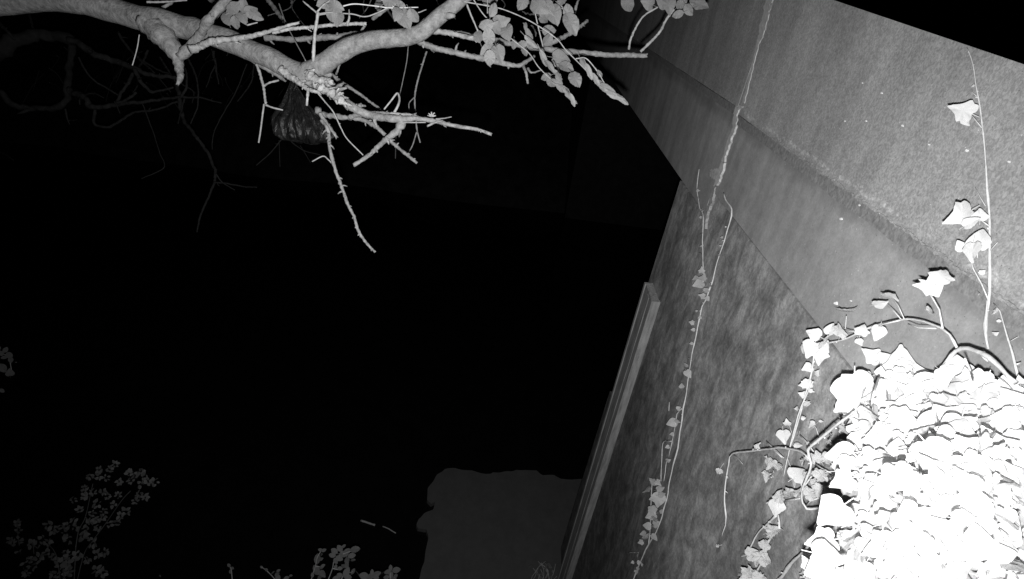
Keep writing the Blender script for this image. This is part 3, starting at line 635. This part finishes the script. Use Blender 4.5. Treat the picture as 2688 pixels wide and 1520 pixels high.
S2 = [(500, 900, 1.2), (540, 950, 1.3), (590, 940), (440, 1050, 1.3), (500, 1080), (670, 980), (700, 1050, 1.3), (680, 910), (780, 930), (400, 1240, 1.3), (550, 1230), (680, 1190), (620, 1300, 1.5), (700, 1380, 1.4), (550, 1410), (330, 1320, 1.3), (270, 1400), (690, 1280, 1.3), (640, 1420, 1.5), (480, 1180)]
clusterplant('shrub', 'low dim leafy bush with a round clump on a short stalk, lower left corner', 'shrub', SS,
             [[(640, 1650), (600, 1300), (560, 1170), (500, 1100)], [(700, 1650), (650, 1280), (740, 1200)]], S2, 5.4, 10.5, 1.0)
S3 = [(180, 880), (190, 950), (190, 1060, 1.3), (130, 1080), (330, 1100, 1.3), (400, 1160, 1.2), (200, 1190), (330, 1240, 1.3), (100, 1060), (300, 1260), (210, 1380, 1.3), (60, 1390), (30, 1450), (220, 1330), (340, 1380, 1.3), (130, 1440)]
clusterplant('shrub', 'faint low shrub with thin upright tips in the lower left corner', 'shrub', SS,
             [[(250, 1650), (230, 1300), (190, 1050), (175, 870)], [(360, 1600), (350, 1200), (330, 1050)]], S3, 6.0, 10, 1.0)
def explicit(name, label, cr, stems, lv, z, root=(1.5, None, 1.0)):
    p0 = P(*cr(*stems[0][0]), z); base = np.array([1.5, p0[1], 1.0]); t = thing(name, label, 'plant', base)
    v, f = tube([(*p0, .006), (*((p0 + base) / 2), .007), (*base, .009)], 6)
    put('stem', mesh('stem', v, f, M['twig'], True), t)
    for st in stems: limb(t, 'stem', cr, st, z, 1.5, M['twig'], z, 1.0, 6, .1, .3)
    for x, y, s, a, fc in lv:
        px, py = cr(x, y); leaf(t, 'shrub', px, py, z + random.uniform(-.05, .05), s, a, fc, var=random.choice((0, 2)))
    return t
explicit('plant', 'small plant with oval leaves on a slender stalk at bottom centre', MM, [[(1080, 1480), (1125, 1373), (1170, 1255), (1190, 1160), (1240, 1110)], [(1170, 1255), (1250, 1270)], [(1240, 1480), (1290, 1340), (1400, 1290)], [(1240, 1110), (1400, 1050)]],
         [(1195, 1060, 20, 145, .95), (1172, 1105, 18, 170, .95), (1295, 1092, 24, 5, .8), (1245, 1138, 20, -25, .95), (1205, 1165, 17, -60, .8), (1255, 1030, 20, 130, .8), (1295, 1005, 12, 45, .6), (1335, 1060, 20, 20, .6), (1420, 1040, 26, 15, .6), (1385, 1110, 20, 10, .5), (1335, 1160, 22, -60, .6), (1330, 1215, 18, -50, .6), (1205, 1240, 13, 80, .95), (1252, 1253, 14, 0, .9), (1255, 1330, 16, 160, .95), (1325, 1300, 24, 60, .9), (1340, 1350, 20, -10, .9), (1400, 1290, 16, 70, .7), (1450, 1305, 18, 0, .5), (1220, 1365, 20, 180, .9), (1300, 1230, 16, 120, .4), (1400, 1160, 14, -30, .5)], 4.6)
explicit('plant', 'thin upright sprig left of the oval-leaved plant at bottom centre', MM, [[(900, 1480), (945, 1330), (980, 1225), (1000, 1130), (1040, 1060)], [(980, 1230), (1060, 1240)]],
         [(1035, 1045, 12, 160, .7), (1070, 1050, 13, 20, .7), (1045, 1095, 12, 0, .5), (1000, 1150, 26, 100, .7), (1035, 1150, 14, 20, .6), (1062, 1222, 11, 20, .95), (1045, 1240, 12, 0, .6), (990, 1265, 24, 130, .7), (1060, 1310, 22, -50, .6), (1030, 1350, 22, -80, .6), (945, 1330, 12, 100, .8), (1000, 1300, 20, 0, .5)], 4.8)
explicit('plant', 'low star-leaved plant at the bottom edge right of the oval-leaved one', MM, [[(1560, 1480), (1610, 1373), (1616, 1320)]],
         [(1530, 1340, 26, 165, .8), (1616, 1298, 14, 90, .95), (1665, 1318, 22, 10, .7), (1655, 1350, 18, -20, .8), (1600, 1345, 22, 200, .7), (1570, 1370, 20, 230, .7)], 4.7)
explicit('plant', 'small five-leaved rosette at the bottom edge beside the pale silt', MM, [[(1790, 1480), (1820, 1373), (1828, 1300)]],
         [(1825, 1250, 15, 90, .95), (1885, 1272, 22, 10, .9), (1795, 1293, 18, 200, .8), (1830, 1325, 18, -90, .9), (1780, 1355, 16, 180, .8), (1740, 1302, 12, 170, .5), (1880, 1340, 14, 30, .5), (1850, 1370, 18, 0, .7)], 4.9)
explicit('plant', 'slanting bare-stalked sprout at the bottom edge, left of the sprig', MM, [[(600, 1480), (520, 1373), (440, 1290), (370, 1238)]],
         [(372, 1240, 9, 140, .8), (425, 1268, 10, -40, .8), (560, 1278, 10, 20, .95), (545, 1320, 14, 60, .5), (555, 1355, 18, -70, .8), (650, 1362, 14, 10, .8), (700, 1335, 9, 30, .7), (500, 1300, 10, 90, .5)], 5.0)
explicit('plant', 'tiny drooping sprig at the bottom edge between the shrubs and the sprout', MM, [[(60, 1480), (40, 1373), (30, 1270), (5, 1215)]],
         [(5, 1220, 11, 130, .8), (40, 1250, 10, -30, .8), (20, 1290, 10, -80, .6)], 5.2)
explicit('plant', 'faint low tuft at the bottom edge right of the shrubs', SS, [[(1540, 1600), (1560, 1456), (1640, 1380)]],
         [(1490, 1385, 9, 130, .7), (1520, 1410, 12, 160, .8), (1560, 1400, 14, 60, .8), (1600, 1430, 12, 10, .6), (1660, 1385, 10, 30, .7), (1650, 1430, 10, -60, .6), (1500, 1440, 12, 200, .7), (1750, 1440, 8, 80, .7), (1810, 1440, 8, 0, .7)], 6.0)
explicit('plant', 'dim tuft of narrow leaves at the left edge of the pale silt', MM, [[(2130, 1480), (2110, 1250), (2080, 1080)], [(2110, 1250), (2160, 1180)]],
         [(2060, 1040, 14, 120, .5), (2095, 1095, 14, 20, .8), (2070, 1120, 14, 190, .7), (2120, 1150, 12, -20, .8), (2090, 1190, 14, 160, .6), (2130, 1250, 12, 30, .5), (2150, 1330, 16, 80, .5), (2030, 1280, 12, 120, .4), (2000, 1370, 14, 100, .5)], 6.6)
t = thing('weed', 'sparse pale weeds growing on the silt by the wall foot', 'weed', G(1410, 1500, .07))
for k in range(14):
    x = 1385 + random.random() * 90; y = 1475 + random.random() * 50; z = (CAM[2] - .3) / -ray(x, y)[2]
    limb(t, 'stem', lambda a, b: (a, b), [(x, y + 25), (x + random.uniform(-10, 10), y + 5), (x + random.uniform(-18, 18), y - random.uniform(5, 18))], z, .9, M['twig'], z, .6, 5)
    leaf(t, 'shrub', x + random.uniform(-12, 12), y - random.uniform(0, 14), z, random.uniform(7, 13), None, .6)
# leaves poking in at the left edge
t = thing('branch_tip', 'few dim round leaves of a branch poking in at the left edge', 'branch', P(-60, 930, 5.5))
limb(t, 'twig', lambda a, b: (a, b), [(-60, 930), (-20, 925), (20, 935), (30, 970)], 5.5, 1.6, M['twig'], 5.5, 1.0, 6)
for x, y, s, a in [(14, 919, 16, 60), (2, 928, 16, 120), (24, 932, 20, -60), (12, 938, 14, 200), (6, 965, 26, -60), (26, 978, 20, 95), (4, 1025, 14, -35), (28, 944, 16, -80), (-4, 914, 14, 100), (42, 951, 4, 0)]:
    leaf(t, 'shrub', x, y, 5.5, s, a, .85)
# drifting sticks on the water
for pts, r, lb in (([(1490, 712), (1570, 740), (1650, 765)], 2.6, 'short straight stick floating on the black water, upper one of two'), ([(1735, 782), (1800, 805), (1885, 856)], 1.6, 'thin bent stick floating on the black water beside the silt')):
    q = [(*G(*MM(*p), .02), r * .0052) for p in pts]
    v, f = tube(spline(q, .03), 7, .3, .4, 3); o = put('floating_stick', mesh('floating_stick', v, f, M['twig'], True), None, label=lb, category='stick', group='sticks floating on the water')

# ================================================================== ivy on the wall
def vine(label, cr, stems, leaves=(), rough_leaves=0, kind='ivy', name='ivy_vine', off=.02, auto=0, autosize=(10, 18)):
    x, y = cr(*stems[0][0][0][:2]); t = thing(name, label, 'ivy vine', W(x, y, off))
    def od(i, n, o): return o if not isinstance(o, (list, tuple)) else o[0] + (o[1] - o[0]) * i / max(1, n - 1)
    for st in stems:
        pts, r0, r1, o = (list(st) + [off])[:4]; n = len(pts); q = []
        for i, p in enumerate(pts):
            px, py = cr(p[0], p[1]); oo = od(i, n, o); w_ = W(px, py, oo); z = wdepth(px, py, oo)
            q.append((*w_, .82 * (r0 + (r1 - r0) * i / (n - 1)) * z / F * (1 + .5 * noise.noise(Vector((px * .05, py * .05, 2))))))
        sp = spline(q, .03 if r0 < 3 else .02)
        v, f = tube(sp, 7, .5, 1.6, random.random() * 30, None, None, 0, int(len(sp) / 6), 3.0)
        put('stem', mesh('stem', v, f, M['vine'], True), t)
        for k in range(auto if n > 2 else 0):
            c = sp[random.randrange(len(sp))][:3]; put_leaf_at(t, 'ivyfar' if kind == 'ivyfar' else kind, c, random.uniform(*autosize))
    for q in leaves:
        x, y, s, a, fc = q[:5]; o = q[5] if len(q) > 5 else .035
        px, py = cr(x, y); leaf(t, q[6] if len(q) > 6 else kind, px, py, wdepth(px, py, o), s * (.9 if kind == 'ivy' else 1), a, fc * .88)
    return t
def put_leaf_at(t, kind, c, s):
    c = np.array(c); d = np.linalg.inv(R) @ (c - CAM); z = -d[2]; x = 1344 + F * d[0] / z; y = 760 - F * d[1] / z
    leaf(t, kind, x + random.uniform(-.8, .8) * s, y + random.uniform(-.5, .5) * s, z - .02, s, None, .45)

vine('long pale vine stem climbing straight up the wall at far right with few bright leaves', EE,
     [([(1445, 1010), (1432, 850), (1450, 650), (1450, 400), (1446, 200), (1438, 0), (1425, -200), (1408, -400), (1380, -590), (1345, -800), (1305, -910)], 4.2, 1.4, .012),
      ([(1440, 690), (1400, 600), (1345, 500), (1320, 400)], 1.8, 1.2, .03), ([(1440, 1010), (1425, 900), (1440, 700)], 3, 2, .02),
      ([(1445, 225), (1400, 190), (1340, 190)], 1.6, 1.2, .03), ([(1425, 100), (1390, 40), (1360, -20)], 1.2, .8, .02), ([(1400, -400), (1360, -450), (1320, -500)], 1.8, 1.4, .03),
      ([(1445, 365), (1410, 300), (1385, 250)], 1.5, 1, .03), ([(1455, 380), (1500, 330)], 1.2, .8, .02), ([(1370, -600), (1340, -630), (1300, -600)], 1, .8, .01)],
     [(1270, 160, 78, -150, .75, .09), (1310, 120, 50, 110, .6, .06), (1390, 155, 40, 85, .85, .05), (1330, 205, 42, 0, .7, .1), (1340, 390, 62, -50, .55, .1), (1385, 320, 70, 95, .6, .07), (1268, 355, 34, 120, .6, .06), (1405, 520, 16, 30, .8, .03), (1380, 655, 15, 0, .5, .03),
      (1310, 1270 - 1820, 0.1, 0, 1)] + [(1275, -510, 62, 150, .7, .07), (1300, -440, 28, -30, .6, .04), (1485, 770, 22, -100, .6, .03), (1490, 910, 16, 40, .5, .03), (1510, 830, 12, 90, .5, .03), (1345, -670, 10, 20, .6, .02)])
for k in range(9): pass
vine('bare pale stem leaning against the wall at the far right edge', EE, [([(1650, 1220), (1600, 1060), (1565, 950), (1540, 850), (1520, 770), (1480, 720)], 4, 1.4, (.05, .015)), ([(1570, 970), (1630, 935)], 1.2, .8, .03)])
vine('arching leafy ivy shoot that bows up out of the white ivy mass', EE,
     [([(1600, 1220), (1520, 1130), (1450, 1065), (1360, 1030), (1270, 1012), (1200, 1050), (1150, 1120)], 9, 6.5, (.15, .1)),
      ([(1245, 1015), (1195, 925), (1145, 882), (1040, 832), (920, 820), (800, 842), (680, 880), (540, 940), (430, 970), (345, 985), (330, 1080), (310, 1200), (270, 1330), (235, 1456), (200, 1580), (165, 1700), (140, 1820)], 4, 1.6, (.1, .035)),
      ([(1150, 880), (1130, 760), (1090, 690), (1060, 650)], 2.2, 1.8, .13), ([(905, 820), (870, 740), (840, 700)], 1.6, 1.3, .11), ([(885, 820), (840, 770), (800, 735)], 1.6, 1.3, .1),
      ([(1110, 880), (1000, 875), (935, 850)], 2, 1.6, .13), ([(530, 890), (540, 800)], 1.2, 1, .08), ([(600, 905), (560, 900), (520, 885)], 1.6, 1.2, .1), ([(880, 825), (780, 850), (690, 890)], 2, 1.4, .1)],
     [(545, 768, 52, 0, .15, .08), (820, 675, 48, 10, .4, .1), (755, 722, 40, 0, .1, .1), (1045, 615, 52, 160, .75, .14), (1145, 545, 62, 60, .6, .14), (1100, 635, 48, -60, .8, .13), (1075, 772, 36, 0, .1, .1), (1060, 600, 44, 120, .7, .14),
      (435, 885, 36, 60, .7, .09), (495, 890, 50, 60, .35, .08), (640, 885, 38, 70, .6, .1), (740, 905, 46, -110, .6, .1), (330, 915, 42, 150, .9, .09), (315, 1010, 58, -120, .9, .09), (395, 990, 44, 40, .7, .08), (370, 1055, 48, -100, .7, .08), (270, 1000, 34, 180, .5, .08), (420, 940, 30, 45, .6, .09),
      (290, 1130, 32, 200, .8, .07), (350, 1162, 20, 20, .5, .05), (280, 1235, 34, 200, .8, .07), (262, 1300, 22, 160, .5, .06), (290, 1358, 20, 20, .5, .06), (220, 1390, 14, 180, .5, .05), (310, 1275, 14, 40, .4, .05), (265, 1440, 14, 30, .4, .05), (625, 965, 24, -60, .8, .06)])
vine('thin ivy stem with small leaves hanging from the arching shoot down to the hooked stem', KK,
     [([(650, 0), (600, 120), (550, 250), (510, 380), (482, 500), (470, 570), (500, 655)], 2.6, 1.2, .06),
      ([(500, 380), (480, 310)], 1.2, 1, .05), ([(695, 460), (695, 400), (680, 350), (655, 320)], 1.6, 1, .05)],
     [(600, 28, 26, -120, .9, .07), (580, 105, 20, 200, .7), (615, 168, 18, 0, .5), (535, 207, 14, 180, .5), (465, 308, 22, 100, .5, .06), (585, 272, 14, 10, .3), (650, 330, 28, 160, .6, .06), (440, 408, 42, -70, .85, .07), (550, 388, 20, 10, .4), (545, 470, 24, 0, .3), (630, 470, 18, 0, .3), (715, 295, 12, 0, .4), (645, 75, 14, 0, .4)], off=.05)
vine('slanting ivy stem with curled dead leaves hanging below it, left of the white ivy mass', KK,
     [([(960, 235), (860, 310), (760, 390), (625, 510), (645, 600), (610, 700), (570, 810), (575, 890), (610, 940), (700, 935), (830, 905)], 4, 3, (.25, .1)),
      ([(660, 600), (720, 640), (800, 685)], 2.6, 1.6, .08), ([(560, 865), (500, 875), (440, 885)], 2.2, 1.8, .08), ([(390, 990), (340, 1030), (250, 1120), (215, 1190), (190, 1245)], 3, 2.2, .06),
      ([(395, 985), (405, 1080), (345, 1150), (300, 1270), (275, 1340), (200, 1460), (150, 1560)], 3.2, 2.4, .06), ([(575, 790), (565, 740), (560, 700)], 2, 1.4, .08), ([(430, 560), (380, 520), (310, 440)], 1.6, 1.0, .05),
      ([(660, 520), (600, 440), (560, 400)], 1.6, 1.2, .06), ([(645, 700), (600, 760), (590, 820)], 2, 1.4, .08), ([(700, 860), (640, 880), (600, 930)], 2, 1.4, .1)],
     [(545, 685, 54, 40, .8, .1), (500, 740, 36, -70, .5, .08), (410, 850, 40, 110, .7, .1, 'dead'), (385, 930, 48, -100, .6, .1), (345, 900, 28, 180, .4, .08, 'dead'), (370, 1100, 44, -10, .7, .08, 'dead'), (330, 1110, 34, 120, .6, .08, 'dead'), (300, 1200, 34, 80, .6, .08, 'dead'),
      (215, 1275, 44, 0, .8, .09, 'dead'), (280, 1290, 46, 60, .7, .09, 'dead'), (310, 1310, 34, -50, .7, .09, 'dead'), (240, 1310, 36, -90, .7, .09, 'dead'), (190, 1420, 50, 0, .7, .09, 'dead'), (240, 1430, 44, 90, .7, .09, 'dead'), (260, 1450, 40, 0, .7, .09, 'dead'), (160, 1450, 40, 200, .7, .09, 'dead'),
      (600, 580, 36, 20, .4, .09, 'dead'), (640, 570, 30, -60, .6, .1, 'dead'), (330, 600, 38, -100, .3, .05, 'dead'), (400, 620, 34, 45, .2, .05, 'dead'), (320, 700, 32, -100, .5, .05, 'dead'), (350, 690, 26, 60, .5, .05, 'dead'), (640, 690, 40, -60, .4, .1, 'dead'), (720, 690, 44, 30, .4, .12, 'dead'), (560, 820, 40, 0, .4, .1, 'dead'), (640, 830, 44, 10, .4, .1, 'dead'),
      (480, 820, 36, -40, .4, .1, 'dead'), (720, 800, 44, 20, .4, .12, 'dead'), (860, 330, 40, 30, .4, .14, 'dead'), (840, 470, 40, 20, .4, .14, 'dead'), (900, 440, 44, 20, .4, .14, 'dead'), (780, 420, 34, 20, .5, .1, 'dead'), (780, 560, 40, 20, .4, .12, 'dead'), (700, 560, 34, 120, .5, .1, 'dead'), (960, 350, 40, 60, .7, .16), (900, 370, 44, 0, .4, .14), (680, 760, 34, 0, .4, .1, 'dead')], off=.08)
vine('bare pale stem bent into a hook that droops down the wall, left of the ivy', KK,
     [([(620, 570), (570, 530), (480, 500), (380, 495), (230, 515), (65, 540), (35, 610), (18, 690), (8, 850), (20, 1000), (15, 1060), (-8, 1120), (-15, 1150)], 3.0, 1.4, (.12, .08)),
      ([(70, 540), (110, 575), (140, 612)], 1, .7, .06), ([(220, 512), (240, 480), (270, 455)], 2, 1.4, .09), ([(440, 565), (380, 510), (320, 450)], 1.2, .8, .06)],
     [(245, 480, 18, 60, .6, .09, 'dead')])
t = vine('single shrivelled leaf stuck to the wall left of the hooked stem', NN, [([(1275, 680), (1255, 710), (1245, 745)], 1.2, 1, .02)], [(1245, 735, 22, -110, .7, .03, 'dead')], name='dead_leaf_sprig')
vine('two small bright bare bumps of dead vine at the end of the hooked stem', NN, [([(1230, 1235), (1265, 1225)], 1, .8, .01)], [(1240, 1232, 12, 0, .5, .02, 'dead')], name='dead_leaf_sprig')
vine('wispy short vine crossing the pale joint at the upper end of the abutment', LL,
     [([(1180, 770), (1180, 650), (1175, 450), (1182, 300), (1160, 262), (1145, 190), (1138, 120), (1150, 0), (1152, -15)], 1.8, 1.2, .01)] , [(1145, 132, 9, 0, .8), (1150, 185, 7, 0, .6), (1170, 265, 8, 0, .6), (1200, 290, 9, 30, .6), (1168, 435, 9, 180, .6), (1165, 520, 7, 180, .5), (1160, 570, 9, 180, .4), (1160, 318, 8, 180, .4)] +
     [(1170, 685, 17, 90, .9), (1180, 735, 22, 80, .7), (1150, 780, 30, 200, .95), (1130, 745, 20, 200, .4)], kind='ivyfar')
N2L = lambda x, y: ((1400 + x / 2.555 - 1400) * 2.647, (950 + y / 2.555 - 450) * 2.647)
main = [(1320, 150), (1335, 200), (1380, 265), (1360, 370), (1300, 560), (1240, 770), (1200, 890), (1172, 935), (1150, 1050), (1110, 1230), (1085, 1380)] + [N2L(*p) for p in [(1020, 230), (1000, 350), (978, 500), (950, 650), (920, 780), (880, 980), (835, 1120), (770, 1230), (730, 1310), (685, 1410), (660, 1500)]]
vine('very long thin vine running down the whole abutment face with tufts of small leaves', LL,
     [(main, 2.2, 2.0, .02)] + [([N2L(*p) for p in q], 1.3, 1.0, .03) for q in ([(1000, 315), (965, 350), (950, 440), (930, 540), (908, 635)], [(920, 655), (895, 670), (885, 740), (875, 800)], [(925, 530), (870, 548), (862, 680), (855, 800)], [(800, 800), (790, 950), (785, 1100), (770, 1230)], [(912, 270), (910, 330)], [(640, 1280), (705, 1280)])],
     [(1205, 825, 18, 20, .8), (1172, 865, 17, 160, .9), (1210, 885, 15, -60, .9), (1232, 790, 14, 60, .6), (1135, 970, 7, 0, .8), (1155, 1015, 10, 200, .9), (1100, 1050, 14, 170, .8), (1110, 1100, 11, 180, .8), (1098, 1195, 10, 200, .5), (1080, 1300, 8, 180, .5), (1060, 1345, 14, 100, .5), (1075, 1405, 23, -60, .95), (1338, 385, 5, 0, 1), (1308, 458, 7, 160, .8), (1300, 515, 6, 180, .6), (1290, 580, 7, 180, .6)] +
     [(*N2L(x, y), s, a, fc) for x, y, s, a, fc in [(995, 160, 15, 100, .7), (975, 310, 13, 30, .7), (930, 408, 27, 200, .95), (968, 400, 14, 0, .4), (910, 530, 16, 200, .4), (900, 570, 12, 200, .6), (905, 660, 14, 30, .6), (930, 485, 12, 180, .4), (800, 800, 22, 160, .7), (838, 812, 18, -40, .7), (762, 857, 26, 175, .4), (850, 852, 22, 20, .7), (815, 915, 28, 190, .9), (840, 925, 38, -100, .95), (860, 890, 20, 10, .5), (802, 1000, 26, -80, .8), (790, 1030, 30, 200, .8), (820, 1060, 24, 30, .6), (765, 1100, 22, 170, .7), (825, 1085, 22, 10, .7), (740, 1155, 20, 190, .7), (810, 1175, 20, -70, .8), (765, 1165, 14, 90, .6), (720, 1210, 15, 200, .6), (750, 1180, 16, 0, .6), (860, 1000, 14, 30, .4), (665, 1345, 9, 200, .6), (710, 1345, 12, 0, .8), (700, 1300, 10, 90, .5), (700, 1390, 12, -80, .6), (730, 1360, 8, 0, .3), (690, 1410, 12, -80, .6)]], kind='ivyfar')

# ------------------------------------------------------------------ the glaring white ivy mass in the corner
mass = thing('ivy_clump', 'dense glaring white mass of overlapping ivy leaves filling the lower right corner', 'ivy', W(2500, 1500, .1))
poly = [(2232, 1115), (2222, 1040), (2300, 1010), (2330, 975), (2380, 955), (2430, 1010), (2500, 955), (2560, 960), (2600, 1020), (2650, 990), (2730, 1010), (2730, 1560), (2095, 1560), (2110, 1500), (2105, 1470), (2170, 1450), (2128, 1410), (2150, 1385), (2195, 1370), (2150, 1362), (2235, 1310), (2190, 1265), (2190, 1180), (2250, 1175)]
def inside(x, y):
    c = False; n = len(poly)
    for i in range(n):
        a, b = poly[i], poly[(i + 1) % n]
        if (a[1] > y) != (b[1] > y) and x < (b[0] - a[0]) * (y - a[1]) / (b[1] - a[1]) + a[0]: c = not c
    return c
EXPL = [EE(890, 1140) + (112, 95, .9, .17), EE(610, 1310) + (118, 215, .95, .18), EE(700, 1050) + (46, 150, .9, .25), EE(790, 1070) + (40, 20, .8, .22), EE(1240, 1210) + (120, 85, .9, .18), EE(1560, 1250) + (62, 95, .95, .26), EE(655, 1195) + (36, 200, .8, .25), EE(1050, 1290) + (90, -20, .9, .3),
        EE(880, 1300) + (110, -60, .9, .3), EE(1400, 1280) + (80, -110, .8, .3), KK(960, 120) + (110, -90, .95, .5), KK(870, 540) + (70, 190, .9, .35), KK(870, 740) + (60, 190, .8, .35), KK(800, 970) + (90, 215, .9, .45), KK(720, 1180) + (70, 190, .9, .45), KK(610, 1340) + (34, 120, .95, .4), KK(700, 1380) + (70, 200, .9, .45), KK(760, 1290) + (80, -20, .9, .5),
        KK(1500, 70) + (90, -30, .8, .5), KK(2080, 60) + (70, 100, .9, .5), KK(900, 620) + (60, -60, .5, .35)]
for x, y, s, a, fc, o in EXPL:
    o = min(o, .06 + max(0, y - 960) / 900); leaf(mass, 'ivy', x, y, wdepth(x, y, o), s, a, fc, var=random.choice((0, 1, 2)))
ivl = [m_.copy() for m_ in LV['ivy']]
n = 0; stuffV = []; stuffF = []
cells = [(x, y) for x in range(2100, 2720, 27) for y in range(950, 1560, 27)]
random.shuffle(cells)
def edge_d(x, y):
    return min(math.hypot(x - (a[0] + (b[0] - a[0]) * t / 8), y - (a[1] + (b[1] - a[1]) * t / 8)) for a, b in zip(poly, poly[1:] + poly[:1]) for t in range(8))
for lay in range(3):
    for cx, cy in cells:
        x = cx + random.uniform(-16, 16); y = cy + random.uniform(-16, 16)
        if not inside(x, y) or (lay == 2 and random.random() < .1): continue
        ed = min(1, edge_d(x, y) / 140) * min(1, max(.25, (y - 960) / 260)); o = (.1 + .12 * lay) * (.35 + .95 * ed) + random.uniform(-.04, .06) * ed; s = random.choice((34, 44, 54, 66, 84)) * random.uniform(.85, 1.15) * (1.0 if lay else .8)
        if edge_d(x, y) < s * .32: s *= .55
        z = wdepth(x, y, o); ang = random.uniform(0, 360)
        if n < 279:
            if lay >= 1 or random.random() < .25: leaf(mass, 'ivy', x, y, z, s, ang, random.uniform(.25, .85)); n += 1; continue
        me = random.choice(LV['ivy']); p = P(x, y, z); tcv = CAM - p; tcv /= np.linalg.norm(tcv)
        rv = np.array([random.gauss(0, 1) for _ in range(3)]); rv /= np.linalg.norm(rv); fc = random.uniform(.2, .8)
        mm = leafmat4(p, tcv * fc + rv * (1 - fc) * 1.3, ang, s * z / F); b0 = len(stuffV)
        stuffV += [tuple(mm @ v_.co) for v_ in me.vertices]; stuffF += [tuple(b0 + i for i in p_.vertices) for p_ in me.polygons]
put('leaves', mesh('leaves', stuffV, stuffF, M['ivy'], True), mass, kind='stuff')
for k in range(46):                              # stalks between the leaves
    while True:
        x = random.uniform(2150, 2690); y = random.uniform(980, 1520)
        if inside(x, y) and edge_d(x, y) > 25: break
    a = random.uniform(0, 6.28); ln = random.uniform(40, 110); q = []
    for t_ in (0, .5, 1):
        px = x + math.cos(a) * ln * t_ + random.uniform(-8, 8); py = y + math.sin(a) * ln * t_; o = random.uniform(.12, .34); q.append((*W(px, py, o), random.uniform(1.5, 3.5) * wdepth(px, py, o) / F))
    v, f = tube(spline(q, .02), 6, .2, .4, k); put('stem', mesh('stem', v, f, M['vine'], True), mass)
# the woody stem below the clump, leaning on the wall
vine('straight bare woody stem slanting up into the underside of the white ivy mass', KK, [([(640, 1190), (540, 1300), (470, 1380), (390, 1470), (300, 1570)], 4.5, 4.5, (.1, .05))])
